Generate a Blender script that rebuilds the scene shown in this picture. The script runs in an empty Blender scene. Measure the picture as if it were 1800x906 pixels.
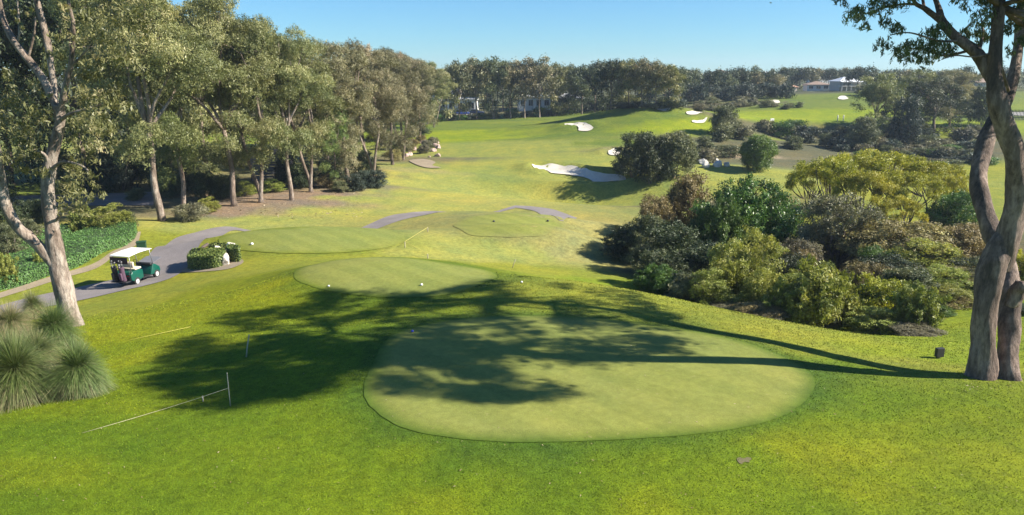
import bpy, bmesh, math, random
import numpy as np
from mathutils import Vector, Matrix, geometry

SC = bpy.context.scene
COL = SC.collection
rad = math.radians

# ------------------------------------------------------------------ camera, sky, sun, exposure
F = 1285.0                      # focal length in photo pixels (photo is 1800 wide)
PITCH = rad(14.1)
CAMZ = 12.0
cam_data = bpy.data.cameras.new('camera')
cam = bpy.data.objects.new('camera', cam_data)
COL.objects.link(cam)
cam.location = (0, 0, CAMZ)
cam.rotation_euler = (math.pi / 2 - PITCH, 0, 0)
cam_data.sensor_width = 36.0
cam_data.lens = F / 1800.0 * 36.0
cam_data.clip_end = 6000
cam_data.clip_start = 0.1
SC.camera = cam

SUN_EL = 34.0
SUN_AZ = 96.0                   # compass bearing of the sun, +Y is 0, +X is 90
world = bpy.data.worlds.new('World')
SC.world = world
world.use_nodes = True
wn = world.node_tree
bg = wn.nodes['Background']
sky = wn.nodes.new('ShaderNodeTexSky')
sky.sky_type = 'NISHITA'
sky.sun_disc = False
sky.sun_elevation = rad(SUN_EL)
sky.sun_rotation = rad(SUN_AZ)
sky.altitude = 0
sky.air_density = 1.0
sky.dust_density = 0.0
sky.ozone_density = 4.0
tintn = wn.nodes.new('ShaderNodeMix')
tintn.data_type = 'RGBA'
tintn.blend_type = 'MULTIPLY'
tintn.inputs[0].default_value = 1.0
tintn.inputs[7].default_value = (0.56, 0.93, 1.22, 1)
wn.links.new(sky.outputs[0], tintn.inputs[6])
wn.links.new(tintn.outputs[2], bg.inputs[0])
bg.inputs[1].default_value = 0.052

sun_data = bpy.data.lights.new('sun', 'SUN')
sun_data.energy = 5.0
sun_data.angle = rad(0.53)
sun_data.color = (1.0, 0.93, 0.80)
sun = bpy.data.objects.new('sun', sun_data)
COL.objects.link(sun)
sd = Vector((math.sin(rad(SUN_AZ)) * math.cos(rad(SUN_EL)), math.cos(rad(SUN_AZ)) * math.cos(rad(SUN_EL)), math.sin(rad(SUN_EL))))
sun.rotation_euler = sd.to_track_quat('Z', 'Y').to_euler()
sun.location = (60, 0, 60)

SC.view_settings.view_transform = 'Standard'
SC.view_settings.look = 'None'
SC.view_settings.exposure = 1.28
SC.view_settings.gamma = 1.0
SC.view_settings.use_curve_mapping = False
SC.render.engine = 'CYCLES'
SC.cycles.max_bounces = 6
SC.cycles.diffuse_bounces = 3
SC.cycles.transmission_bounces = 3
SC.cycles.volume_bounces = 0

RNG = np.random.default_rng(11)
random.seed(5)

# ------------------------------------------------------------------ pixel <-> world
CP, SP = math.cos(PITCH), math.sin(PITCH)


def ray(u, v):
    x = (u - 900.0) / F
    y = (453.0 - v) / F
    return np.array([x, CP + y * SP, -SP + y * CP])


def on_plane(u, v, z):
    d = ray(u, v)
    t = (z - CAMZ) / d[2]
    return d[0] * t, d[1] * t


# ------------------------------------------------------------------ terrain height
CTRL = []                       # x, y, z


def cp(z, *pts):
    for u, v in pts:
        x, y = on_plane(u, v, z)
        CTRL.append((x, y, z))


def cu(*pts):
    for u, v, z in pts:
        x, y = on_plane(u, v, z)
        CTRL.append((x, y, z))


cu((-300, 1000, 3.2), (0, 906, 3.5), (450, 906, 3.7), (900, 906, 3.75), (1350, 906, 3.75), (1800, 906, 3.7), (2100, 906, 3.5),
   (0, 780, 3.4), (300, 780, 3.6), (600, 760, 3.75))
cp(3.85, (640, 690), (700, 745), (900, 776), (1150, 770), (1380, 730), (1430, 670), (1330, 605), (1150, 575), (950, 560), (720, 590), (1000, 660))
cu((1600, 720, 3.75), (1800, 720, 3.8), (1740, 662, 3.7), (1600, 650, 3.55))
cu((1640, 640, 3.45), (1500, 606, 3.5), (1300, 556, 3.55), (1100, 512, 3.5), (950, 488, 3.45))
cu((400, 700, 3.5), (250, 650, 3.1), (100, 690, 3.1), (0, 700, 3.0), (500, 600, 3.5), (350, 560, 2.6), (200, 560, 1.9), (125, 575, 2.2),
   (450, 500, 2.5), (330, 495, 1.0), (420, 468, 1.2))
cp(3.3, (515, 485), (570, 514), (700, 530), (870, 487), (800, 465), (700, 452), (590, 458), (520, 475))
cp(1.3, (380, 430), (450, 445), (600, 447), (710, 425), (700, 410), (600, 400), (480, 402), (400, 412))
cp(0.9, (795, 400), (850, 416), (930, 416), (985, 400), (960, 380), (870, 376), (810, 384))
cu((800, 440, 0.8), (880, 458, 0.4), (950, 440, 0.2), (1000, 420, -0.1), (1050, 450, -0.3), (1000, 465, -0.1), (1100, 498, 0.0))
cu((0, 545, .2), (100, 522, .2), (200, 505, .2), (300, 470, .2), (340, 430, .2), (400, 402, .2), (640, 392, 0), (740, 375, -.2),
   (820, 368, -.3), (930, 368, -.3), (1000, 385, -.3))
cu((150, 445, .3), (0, 480, .3), (0, 420, .3), (100, 360, .2), (250, 400, .4), (330, 385, .3), (0, 330, .3), (-300, 400, .5), (-300, 330, 1))
cu((450, 358, .4), (550, 340, .3), (650, 325, .1), (700, 300, 0))
cu((850, 345, -.8), (930, 352, -1.7), (750, 350, -.4), (1060, 362, -2.2), (850, 310, -.8), (950, 328, -1.4), (850, 270, -.2), (850, 245, .3),
   (950, 240, .7), (770, 235, .3), (1000, 250, 1), (1060, 265, .5), (1050, 300, -.4), (960, 300, -.6), (1100, 332, -2.1), (1040, 350, -2.6), (970, 345, -2.4), (1000, 322, -.9), (1120, 312, -.6), (1090, 318, -.9),
   (480, 404, 0), (560, 403, -.1), (620, 404, -.1), (680, 408, .0), (820, 371, .3), (830, 373.5, -.6))
cu((1020, 225, 2), (1000, 215, 1.8), (1070, 203, 3.9), (1130, 191, 5.3), (1100, 188, 5.3), (1180, 194, 5.0), (1200, 213, 3.3), (1180, 235, 1.7),
   (1240, 240, 1.2), (900, 218, 1), (800, 225, .6), (870, 210, .8), (960, 205, 1.2))
cu((1330, 298, -1), (1280, 310, -1.5), (1400, 300, -1.6), (1280, 250, .6), (1420, 250, -1), (1420, 232, .5), (1420, 215, 2.2),
   (1360, 208, 2.7), (1480, 210, 2.5), (1300, 195, 3.5), (1450, 190, 4.2), (1350, 182, 4.5), (1450, 168, 6), (1400, 165, 6),
   (1600, 215, 2.2), (1690, 205, 2.8), (1620, 235, .8), (1560, 270, -1.2), (1650, 275, -1.2), (1800, 270, -.5), (1800, 210, 2.5),
   (1550, 350, -1.5), (1600, 400, -1.3), (1700, 420, -.5), (1450, 450, -1.2), (1300, 450, -1), (1350, 540, -.5), (1200, 520, -.3),
   (1500, 540, -.2), (1550, 590, .5), (1660, 580, 1), (1680, 610, 1.8), (1800, 500, 1.0), (1800, 600, 2.5), (2100, 600, 2.5), (2100, 400, .5))
CTRL += [(-200, 150, 1), (-100, 200, 1), (-300, 400, 5), (0, 280, 2), (0, 400, 6), (150, 330, 7), (300, 400, 9), (100, 600, 9),
         (-200, 700, 9), (400, 800, 10), (0, 1500, 10), (900, 1500, 10), (-900, 1500, 10), (300, 250, 6), (250, 150, 3), (400, 200, 5),
         (-100, 60, .5), (-150, 30, .5), (60, 10, 3), (100, 30, 1.5), (-40, 0, 3), (0, -30, 3.5), (-50, -30, 3), (50, -30, 3.5)]
CTRL = np.array(CTRL, float)
YO = 40.0
KB = 2.2


def warp(x, y):
    yy = np.maximum(y + YO, 6.0)
    return np.stack([x / yy, KB * np.log(yy)], -1)


def tps_k(r2):
    return np.where(r2 > 1e-12, r2 * np.log(np.maximum(r2, 1e-12)), 0.0)


_P = warp(CTRL[:, 0], CTRL[:, 1])
_n = len(_P)
_K = tps_k(((_P[:, None] - _P[None]) ** 2).sum(-1)) + 2e-4 * np.eye(_n)
_Q = np.concatenate([np.ones((_n, 1)), _P], 1)
_A = np.block([[_K, _Q], [_Q.T, np.zeros((3, 3))]])
_W = np.linalg.solve(_A, np.concatenate([CTRL[:, 2], np.zeros(3)]))


def tps_eval(x, y):
    q = warp(np.asarray(x, float), np.asarray(y, float)).reshape(-1, 2)
    out = np.empty(len(q))
    for i in range(0, len(q), 20000):
        s = q[i:i + 20000]
        k = tps_k(((s[:, None] - _P[None]) ** 2).sum(-1))
        out[i:i + 20000] = k @ _W[:_n] + _W[_n] + s @ _W[_n + 1:]
    return out


NA, NB = 440, 720
A0, A1 = -1.5, 1.5
B0, B1 = math.log(8.0), math.log(1900.0)
_ga = np.linspace(A0, A1, NA)
_gb = np.linspace(B0, B1, NB)
GA, GB = np.meshgrid(_ga, _gb)              # rows: b
GY = np.exp(GB) - YO
GX = GA * np.exp(GB)
GZ = np.clip(tps_eval(GX, GY), -4, 14).reshape(NB, NA)


def H(x, y):
    """ground height: bilinear in the terrain grid"""
    x = np.asarray(x, float)
    y = np.asarray(y, float)
    yy = np.maximum(y + YO, 8.01)
    fa = np.clip((x / yy - A0) / (A1 - A0) * (NA - 1), 0, NA - 1.001)
    fb = np.clip((np.log(yy) - B0) / (B1 - B0) * (NB - 1), 0, NB - 1.001)
    i = fb.astype(int)
    j = fa.astype(int)
    s = fb - i
    t = fa - j
    return (GZ[i, j] * (1 - t) + GZ[i, j + 1] * t) * (1 - s) + (GZ[i + 1, j] * (1 - t) + GZ[i + 1, j + 1] * t) * s


def G(u, v):
    """the ground point seen at photo pixel (u, v)"""
    d = ray(u, v)
    t0, t = 4.0, 4.0
    while t < 1500:
        p = d * t
        if CAMZ + p[2] < float(H(p[0], p[1])):
            break
        t0 = t
        t *= 1.01
    for _ in range(20):
        m = (t0 + t) / 2
        p = d * m
        if CAMZ + p[2] < float(H(p[0], p[1])):
            t = m
        else:
            t0 = m
    p = d * t
    return Vector((p[0], p[1], float(H(p[0], p[1]))))


def GD(u, Y):
    """the ground point at forward distance Y whose column is u"""
    x = (u - 900) / F * Y
    for _ in range(6):
        z = float(H(x, Y))
        x = (u - 900) / F * (Y * CP - (z - CAMZ) * SP)
    return Vector((x, Y, float(H(x, Y))))


def AT(u, v, Y):
    """the point in the air on the ray of (u, v) at forward distance Y"""
    d = ray(u, v)
    t = Y / d[1]
    return Vector((d[0] * t, Y, CAMZ + d[2] * t))


def ztop(u, v, Y):
    return AT(u, v, Y).z


# ------------------------------------------------------------------ object helpers
def link(o, parent=None):
    COL.objects.link(o)
    if parent is not None:
        o.parent = parent
    return o


def tag(o, label=None, cat=None, group=None, kind=None):
    if label:
        o['label'] = label
    if cat:
        o['category'] = cat
    if group:
        o['group'] = group
    if kind:
        o['kind'] = kind
    return o


def empty(name, loc, rz=0.0, label=None, cat=None, group=None):
    o = bpy.data.objects.new(name, None)
    o.empty_display_size = 0.3
    link(o)
    o.location = loc
    o.rotation_euler = (0, 0, rz)
    return tag(o, label, cat, group)


def mesh_obj(name, verts, faces, mat, parent=None, smooth=False, loc=None):
    me = bpy.data.meshes.new(name)
    me.from_pydata([tuple(v) for v in verts], [], faces)
    me.update()
    if smooth:
        me.polygons.foreach_set('use_smooth', [True] * len(me.polygons))
    me.materials.append(mat)
    o = bpy.data.objects.new(name, me)
    link(o, parent)
    if loc is not None:
        o.location = loc
    return o


def quads_mesh(name, V, mat, tint=None, color=None, nper=4):
    """V: (N, nper, 3) separate faces"""
    n = len(V)
    me = bpy.data.meshes.new(name)
    me.vertices.add(n * nper)
    me.vertices.foreach_set('co', np.ascontiguousarray(V, dtype=np.float32).ravel())
    me.loops.add(n * nper)
    me.loops.foreach_set('vertex_index', np.arange(n * nper, dtype=np.int32))
    me.polygons.add(n)
    me.polygons.foreach_set('loop_start', np.arange(0, n * nper, nper, dtype=np.int32))
    try:
        me.polygons.foreach_set('loop_total', np.full(n, nper, dtype=np.int32))
    except Exception:
        pass
    me.update(calc_edges=True)
    if tint is not None:
        a = me.attributes.new('tint', 'FLOAT', 'FACE')
        a.data.foreach_set('value', np.ascontiguousarray(tint, dtype=np.float32))
    if color is not None:
        a = me.attributes.new('col', 'FLOAT_COLOR', 'FACE')
        c = np.ones((n, 4), dtype=np.float32)
        c[:, :3] = color
        a.data.foreach_set('color', c.ravel())
    me.materials.append(mat)
    return me


class MB:
    """collects boxes, tubes and lathes into one mesh"""

    def __init__(self):
        self.v, self.f = [], []

    def add(self, vs, fs):
        b = len(self.v)
        self.v += [tuple(x) for x in vs]
        self.f += [tuple(b + i for i in f) for f in fs]
        return self

    def box(self, x0, x1, y0, y1, z0, z1, bev=0.0, M=None):
        bm = bmesh.new()
        bmesh.ops.create_cube(bm, size=1)
        for v in bm.verts:
            v.co = Vector(((x0 + x1) / 2 + v.co.x * (x1 - x0), (y0 + y1) / 2 + v.co.y * (y1 - y0), (z0 + z1) / 2 + v.co.z * (z1 - z0)))
        if bev:
            bmesh.ops.bevel(bm, geom=list(bm.edges), offset=bev, segments=2, profile=0.5, affect='EDGES')
        if M is not None:
            bm.transform(M)
        bm.verts.index_update()
        self.add([v.co for v in bm.verts], [[v.index for v in f.verts] for f in bm.faces])
        bm.free()
        return self

    def tube(self, pts, radii, sides=8, jit=0.0, rng=None, cap=True):
        pts = [Vector(p) for p in pts]
        n = len(pts)
        if not hasattr(radii, '__len__'):
            radii = [radii] * n
        t0 = (pts[1] - pts[0]).normalized()
        up = Vector((1, 0, 0)) if abs(t0.x) < 0.8 else Vector((0, 1, 0))
        nrm = (up - t0 * up.dot(t0)).normalized()
        vs, fs = [], []
        ph = [rng.uniform(0, 6.28, 3) for _ in range(1)][0] if rng is not None else (0, 0, 0)
        for i in range(n):
            t = (pts[min(i + 1, n - 1)] - pts[max(i - 1, 0)]).normalized()
            nrm = (nrm - t * nrm.dot(t)).normalized()
            bi = t.cross(nrm)
            for k in range(sides):
                a = 2 * math.pi * k / sides
                r = radii[i]
                if jit:
                    r *= 1 + jit * (math.sin(3 * a + ph[0] + i * .35) * .5 + math.sin(2 * a + ph[1] - i * .5) * .5 + rng.uniform(-.5, .5) * .6)
                vs.append(pts[i] + (nrm * math.cos(a) + bi * math.sin(a)) * r)
        for i in range(n - 1):
            for k in range(sides):
                k2 = (k + 1) % sides
                fs.append((i * sides + k, i * sides + k2, (i + 1) * sides + k2, (i + 1) * sides + k))
        if cap:
            fs.append(tuple(range(sides - 1, -1, -1)))
            fs.append(tuple((n - 1) * sides + k for k in range(sides)))
        return self.add(vs, fs)

    def build(self, name, mat, parent=None, smooth=False, loc=None):
        return mesh_obj(name, self.v, self.f, mat, parent, smooth, loc)


def spline(pts, n=8, closed=False):
    """Catmull-Rom through points (any dimension)"""
    P = np.array(pts, float)
    m = len(P)
    out = []
    rng_ = range(m) if closed else range(m - 1)
    for i in rng_:
        if closed:
            p0, p1, p2, p3 = P[(i - 1) % m], P[i], P[(i + 1) % m], P[(i + 2) % m]
        else:
            p0, p1, p2, p3 = P[max(i - 1, 0)], P[i], P[i + 1], P[min(i + 2, m - 1)]
        for k in range(n):
            t = k / n
            out.append(0.5 * ((2 * p1) + (-p0 + p2) * t + (2 * p0 - 5 * p1 + 4 * p2 - p3) * t * t + (-p0 + 3 * p1 - 3 * p2 + p3) * t ** 3))
    if not closed:
        out.append(P[-1])
    return np.array(out)


# ------------------------------------------------------------------ materials
def new_mat(name):
    m = bpy.data.materials.new(name)
    m.use_nodes = True
    nt = m.node_tree
    b = nt.nodes['Principled BSDF']
    return m, nt, b


def N(nt, t, **kw):
    n = nt.nodes.new(t)
    for k, v in kw.items():
        setattr(n, k, v)
    return n


def noise(nt, scale, detail=4.0, rough=0.6, vec=None):
    n = N(nt, 'ShaderNodeTexNoise')
    n.inputs['Scale'].default_value = scale
    n.inputs['Detail'].default_value = detail
    n.inputs['Roughness'].default_value = rough
    if vec is not None:
        nt.links.new(vec, n.inputs['Vector'])
    return n


def ramp(nt, fac, stops):
    r = N(nt, 'ShaderNodeValToRGB')
    els = r.color_ramp.elements
    while len(els) < len(stops):
        els.new(0.5)
    for e, (p, c) in zip(els, stops):
        e.position = p
        e.color = (c[0], c[1], c[2], 1)
    nt.links.new(fac, r.inputs[0])
    return r


def mix(nt, a, b, fac, mode='MIX'):
    m = N(nt, 'ShaderNodeMix', data_type='RGBA', blend_type=mode)
    for s, val in ((m.inputs[6], a), (m.inputs[7], b), (m.inputs[0], fac)):
        if hasattr(val, 'is_output'):
            nt.links.new(val, s)
        elif isinstance(val, (int, float)):
            s.default_value = val
        else:
            s.default_value = (*val, 1)
    return m.outputs[2]


def bump(nt, b, h, strength=0.4, dist=0.02):
    bp = N(nt, 'ShaderNodeBump')
    bp.inputs['Strength'].default_value = strength
    bp.inputs['Distance'].default_value = dist
    nt.links.new(h, bp.inputs['Height'])
    nt.links.new(bp.outputs[0], b.inputs['Normal'])


def plain(name, c, rough=0.6, metal=0.0, var=0.12, nscale=3.0, bumps=0.0, spec=None):
    """procedural paint / plastic / stone with a little unevenness"""
    m, nt, b = new_mat(name)
    tc = N(nt, 'ShaderNodeTexCoord')
    n = noise(nt, nscale, 5, 0.65, tc.outputs['Object'])
    r = ramp(nt, n.outputs[0], [(0.3, [x * (1 - var) for x in c]), (0.7, [min(1, x * (1 + var)) for x in c])])
    nt.links.new(r.outputs[0], b.inputs['Base Color'])
    b.inputs['Roughness'].default_value = rough
    b.inputs['Metallic'].default_value = metal
    if spec is not None:
        b.inputs['Specular IOR Level'].default_value = spec
    if bumps:
        n2 = noise(nt, nscale * 6, 5, 0.65, tc.outputs['Object'])
        bump(nt, b, n2.outputs[0], bumps, 0.03)
    return m


LEAFGAIN = 1.85


def leaf_mat(name, stops, trans=0.36, rough=0.5, objvar=0.25, tcol=None, gain=1.0):
    m, nt, b = new_mat(name)
    at = N(nt, 'ShaderNodeAttribute', attribute_name='tint')
    r = ramp(nt, at.outputs['Fac'], [(p, tuple(min(.9, x * LEAFGAIN * gain) for x in c)) for p, c in stops])
    oi = N(nt, 'ShaderNodeObjectInfo')
    hs = N(nt, 'ShaderNodeHueSaturation')
    mr = N(nt, 'ShaderNodeMapRange')
    mr.inputs['To Min'].default_value = 1 - objvar
    mr.inputs['To Max'].default_value = 1 + objvar
    nt.links.new(oi.outputs['Random'], mr.inputs['Value'])
    nt.links.new(mr.outputs[0], hs.inputs['Value'])
    mr2 = N(nt, 'ShaderNodeMapRange')
    mr2.inputs['To Min'].default_value = 0.485
    mr2.inputs['To Max'].default_value = 0.515
    ml = N(nt, 'ShaderNodeMath', operation='FRACT')
    mm = N(nt, 'ShaderNodeMath', operation='MULTIPLY')
    mm.inputs[1].default_value = 7.31
    nt.links.new(oi.outputs['Random'], mm.inputs[0])
    nt.links.new(mm.outputs[0], ml.inputs[0])
    nt.links.new(ml.outputs[0], mr2.inputs['Value'])
    nt.links.new(mr2.outputs[0], hs.inputs['Hue'])
    nt.links.new(r.outputs[0], hs.inputs['Color'])
    nt.links.new(hs.outputs[0], b.inputs['Base Color'])
    b.inputs['Roughness'].default_value = rough
    b.inputs['Specular IOR Level'].default_value = 0.35
    tr = N(nt, 'ShaderNodeBsdfTranslucent')
    nt.links.new(mix(nt, hs.outputs[0], tcol or (1.0, 1.0, 0.55), 1.0, 'MULTIPLY'), tr.inputs['Color'])
    ms = N(nt, 'ShaderNodeMixShader')
    ms.inputs[0].default_value = trans
    nt.links.new(b.outputs[0], ms.inputs[1])
    nt.links.new(tr.outputs[0], ms.inputs[2])
    nt.links.new(ms.outputs[0], nt.nodes['Material Output'].inputs[0])
    return m


def bark_mat(name, c1, c2, c3, scale=2.0):
    m, nt, b = new_mat(name)
    tc = N(nt, 'ShaderNodeTexCoord')
    mp = N(nt, 'ShaderNodeMapping')
    mp.inputs['Scale'].default_value = (1, 1, 0.3)
    nt.links.new(tc.outputs['Object'], mp.inputs[0])
    n1 = noise(nt, scale * 0.9, 6, 0.7, mp.outputs[0])
    n2 = noise(nt, scale * 6, 6, 0.75, mp.outputs[0])
    r1 = ramp(nt, n1.outputs[0], [(0.40, c1), (0.50, c2), (0.58, c3)])
    r2 = ramp(nt, n2.outputs[0], [(0.34, (0.38, 0.35, 0.33)), (0.5, (.9, .87, .84)), (0.66, (1.25, 1.22, 1.18))])
    nt.links.new(mix(nt, r1.outputs[0], r2.outputs[0], 1.0, 'MULTIPLY'), b.inputs['Base Color'])
    b.inputs['Roughness'].default_value = 0.85
    bump(nt, b, n2.outputs[0], 0.9, 0.08)
    return m


def ground_mat(name, vcol=True, base=(.1, .15, .02), fine=30.0, bstr=0.5, amp=1.0, stripes=False):
    """grass ground: colour by position from the mesh, broken up by several scales of noise"""
    m, nt, b = new_mat(name)
    geo = N(nt, 'ShaderNodeNewGeometry')
    P = geo.outputs['Position']
    if vcol:
        at = N(nt, 'ShaderNodeAttribute', attribute_name='col')
        c = at.outputs['Color']
    else:
        rgb = N(nt, 'ShaderNodeRGB')
        rgb.outputs[0].default_value = (*base, 1)
        c = rgb.outputs[0]
    a = amp
    n0 = noise(nt, 0.09, 4, 0.6, P)
    n1 = noise(nt, 0.55, 5, 0.65, P)
    n2 = noise(nt, fine * 0.12, 4, 0.7, P)
    n3 = noise(nt, fine, 3, 0.7, P)
    c = mix(nt, c, ramp(nt, n0.outputs[0], [(0.3, (1 - .22 * a, 1 - .12 * a, 1.0)), (0.7, (1 + .25 * a, 1 + .12 * a, 1.0))]).outputs[0], 1.0, 'MULTIPLY')
    c = mix(nt, c, ramp(nt, n1.outputs[0], [(0.3, (1 - .22 * a, 1 - .14 * a, 1.0)), (0.7, (1 + .24 * a, 1 + .14 * a, 1.05))]).outputs[0], 1.0, 'MULTIPLY')
    c = mix(nt, c, ramp(nt, n2.outputs[0], [(0.3, (1 - .3 * a,) * 3), (0.7, (1 + .28 * a,) * 3)]).outputs[0], 1.0, 'MULTIPLY')
    c = mix(nt, c, ramp(nt, n3.outputs[0], [(0.25, (1 - .5 * a,) * 3), (0.75, (1 + .5 * a,) * 3)]).outputs[0], 1.0, 'MULTIPLY')
    if stripes:
        wv = N(nt, 'ShaderNodeTexWave', wave_type='BANDS', bands_direction='DIAGONAL')
        wv.inputs['Scale'].default_value = 0.32
        wv.inputs['Distortion'].default_value = 1.2
        wv.inputs['Detail'].default_value = 1.5
        nt.links.new(P, wv.inputs['Vector'])
        c = mix(nt, c, ramp(nt, wv.outputs[0], [(0.4, (.95, .96, .95)), (0.6, (1.05, 1.04, 1.05))]).outputs[0], 1.0, 'MULTIPLY')
        sp = noise(nt, 7.0, 2, 0.5, P)
        c = mix(nt, c, (.30, .26, .11), ramp(nt, sp.outputs[0], [(0.68, (0, 0, 0)), (0.76, (.45, .45, .45))]).outputs[0])
    nt.links.new(c, b.inputs['Base Color'])
    b.inputs['Roughness'].default_value = 0.9
    b.inputs['Specular IOR Level'].default_value = 0.15
    ad = N(nt, 'ShaderNodeMath', operation='ADD')
    nt.links.new(n2.outputs[0], ad.inputs[0])
    nt.links.new(n3.outputs[0], ad.inputs[1])
    bump(nt, b, ad.outputs[0], bstr, 0.05)
    return m


def path_mat(name, c, fine=18):
    m, nt, b = new_mat(name)
    geo = N(nt, 'ShaderNodeNewGeometry')
    P = geo.outputs['Position']
    n1 = noise(nt, 0.6, 5, 0.65, P)
    n2 = noise(nt, fine, 4, 0.7, P)
    x = ramp(nt, n1.outputs[0], [(0.3, [v * .82 for v in c]), (0.7, [v * 1.15 for v in c])]).outputs[0]
    x = mix(nt, x, ramp(nt, n2.outputs[0], [(0.3, (.8, .8, .8)), (0.7, (1.18, 1.18, 1.18))]).outputs[0], 1.0, 'MULTIPLY')
    nt.links.new(x, b.inputs['Base Color'])
    b.inputs['Roughness'].default_value = 0.9
    bump(nt, b, n2.outputs[0], 0.3, 0.02)
    return m


M = {}
M['ground'] = ground_mat('lawn ground')
M['tee'] = ground_mat('mown tee turf', True, (0, 0, 0), 40, .2, .5, True)
M['fringe'] = ground_mat('longer fringe turf', False, (.060, .105, .010), 30, .5, .9)
M['sand'] = path_mat('bunker sand', (.60, .55, .46))
M['sandy'] = path_mat('sandy soil', (.27, .215, .145), 9)
M['soil'] = path_mat('bare soil', (.12, .105, .045), 30)
M['asphalt'] = path_mat('cart path asphalt', (.200, .176, .170))
M['concrete'] = plain('pale concrete', (.42, .40, .37), .85, 0, .15, 6, .2)
M['grassblade'] = None

LEAF = {
    'olive': leaf_mat('olive gum leaves', [(0.0, (.050, .058, .020)), (.35, (.105, .113, .044)), (.75, (.170, .168, .072)), (1.0, (.26, .23, .12))], .28, .45, .2),
    'green': leaf_mat('fresh gum leaves', [(0.0, (.045, .065, .018)), (.4, (.092, .122, .036)), (.8, (.145, .172, .056)), (1.0, (.24, .24, .10))], .3, .45, .2),
    'brown': leaf_mat('brown tipped gum leaves', [(0.0, (.060, .055, .028)), (.4, (.112, .106, .054)), (.8, (.172, .156, .088)), (1.0, (.27, .20, .13))], .22, .5, .2),
    'grey': leaf_mat('grey green leaves', [(0.0, (.036, .046, .022)), (.4, (.078, .088, .042)), (.8, (.125, .130, .062)), (1.0, (.20, .19, .10))], .22, .5, .22, None, .9),
    'dark': leaf_mat('dark dense leaves', [(0.0, (.022, .032, .014)), (.5, (.045, .060, .025)), (.85, (.075, .090, .035)), (1.0, (.14, .14, .05))], .15, .5, .25, None, .68),  # low gain also puts the shade of the thicket's left side into the colour
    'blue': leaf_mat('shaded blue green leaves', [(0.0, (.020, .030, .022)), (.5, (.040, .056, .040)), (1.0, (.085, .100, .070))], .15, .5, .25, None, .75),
    'yellow': leaf_mat('yellow green wattle leaves', [(0.0, (.085, .085, .010)), (.4, (.170, .175, .016)), (.8, (.250, .240, .028)), (1.0, (.33, .28, .05))], .3, .5, .15),
    'lime': leaf_mat('light green shrub leaves', [(0.0, (.060, .075, .014)), (.4, (.125, .140, .028)), (.8, (.190, .195, .050)), (1.0, (.27, .25, .10))], .3, .5, .2, None, 1.12),
    'conifer': leaf_mat('deep green shrub leaves', [(0.0, (.020, .040, .010)), (.5, (.050, .090, .018)), (1.0, (.110, .165, .035))], .25, .4, .15),
    'rust': leaf_mat('rusty shrub leaves', [(0.0, (.060, .050, .022)), (.4, (.118, .098, .040)), (.8, (.170, .138, .056)), (1.0, (.22, .20, .07))], .2, .55, .2),
    'mauve': leaf_mat('grey mauve shrub leaves', [(0.0, (.045, .044, .028)), (.4, (.094, .088, .052)), (.8, (.140, .130, .076)), (1.0, (.17, .17, .07))], .2, .55, .2),
    'hedge': leaf_mat('clipped hedge leaves', [(0.0, (.020, .052, .012)), (.5, (.044, .098, .026)), (1.0, (.085, .170, .045))], .25, .5, .1, None, 1.05),
    'box': leaf_mat('box hedge leaves', [(0.0, (.030, .042, .010)), (.5, (.075, .095, .022)), (1.0, (.165, .170, .040))], .25, .5, .15),
    'hero': leaf_mat('tall gum leaves', [(0.0, (.030, .042, .016)), (.5, (.062, .080, .030)), (1.0, (.130, .140, .055))], .3, .4, .1),
    'needle': leaf_mat('grass tree needles', [(0.0, (.030, .060, .014)), (.35, (.075, .115, .030)), (.7, (.150, .160, .070)), (1.0, (.25, .20, .115))], .25, .5, .1, None, .78),
}
BARK = {
    'pale': bark_mat('pale gum bark', (.125, .092, .070), (.235, .185, .150), (.36, .31, .265), 1.6),
    'brown': bark_mat('brown gum bark', (.10, .075, .055), (.19, .145, .115), (.30, .24, .20), 1.8),
    'red': bark_mat('red brown gum bark', (.078, .054, .043), (.170, .120, .096), (.285, .215, .178), 1.5),
    'twig': bark_mat('grey twig bark', (.12, .095, .085), (.20, .165, .15), (.30, .25, .23), 3),
    'dark': bark_mat('dark stem bark', (.05, .04, .033), (.085, .068, .055), (.13, .11, .09), 3),
}

# ------------------------------------------------------------------ ground colours
ZC = {
    'lush': (.092, .146, .005), 'lush2': (.122, .165, .005), 'yel': (.152, .185, .006), 'lawn': (.185, .205, .022), 'pale': (.240, .250, .056), 'fair': (.205, .225, .045),
    'bright': (.165, .215, .010), 'dry': (.230, .222, .074), 'litter': (.185, .140, .095), 'litter2': (.130, .120, .058), 'sandy': (.330, .260, .170), 'scrub': (.095, .092, .045),
    'dark': (.050, .060, .025), 'green2': (.110, .150, .020), 'hill': (.070, .075, .035),
}
ZPTS = []


def zc(c, *pts):
    for u, v in pts:
        q = G(u, v)
        ZPTS.append((q.x, q.y, *ZC[c]))


zc('lush', (0, 900), (250, 880), (500, 880), (700, 830), (1000, 830), (1250, 800), (300, 800), (560, 730), (1500, 720), (1480, 640), (600, 600), (400, 640), (900, 880), (150, 770), (1300, 880), (450, 740))
zc('lush2', (1650, 760), (1600, 850), (1100, 890), (700, 900), (1760, 880), (50, 830), (240, 700), (200, 620), (400, 560))
zc('yel', (300, 560), (200, 580), (420, 520), (460, 490), (1750, 800), (350, 520), (280, 620), (1480, 800))
zc('lawn', (520, 440), (440, 460), (900, 470), (1300, 585), (1450, 620), (1580, 640), (1000, 480), (480, 470), (250, 420), (600, 450))
zc('bright', (1640, 600), (1600, 590), (1690, 580), (1110, 502), (1660, 630))
zc('pale', (600, 375), (750, 360), (450, 385), (850, 345), (700, 340), (760, 310), (350, 400), (640, 350), (950, 350))
zc('dry', (1020, 405), (1000, 425), (1020, 450), (720, 300))
zc('pale', (820, 455), (700, 320), (880, 440))
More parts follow.
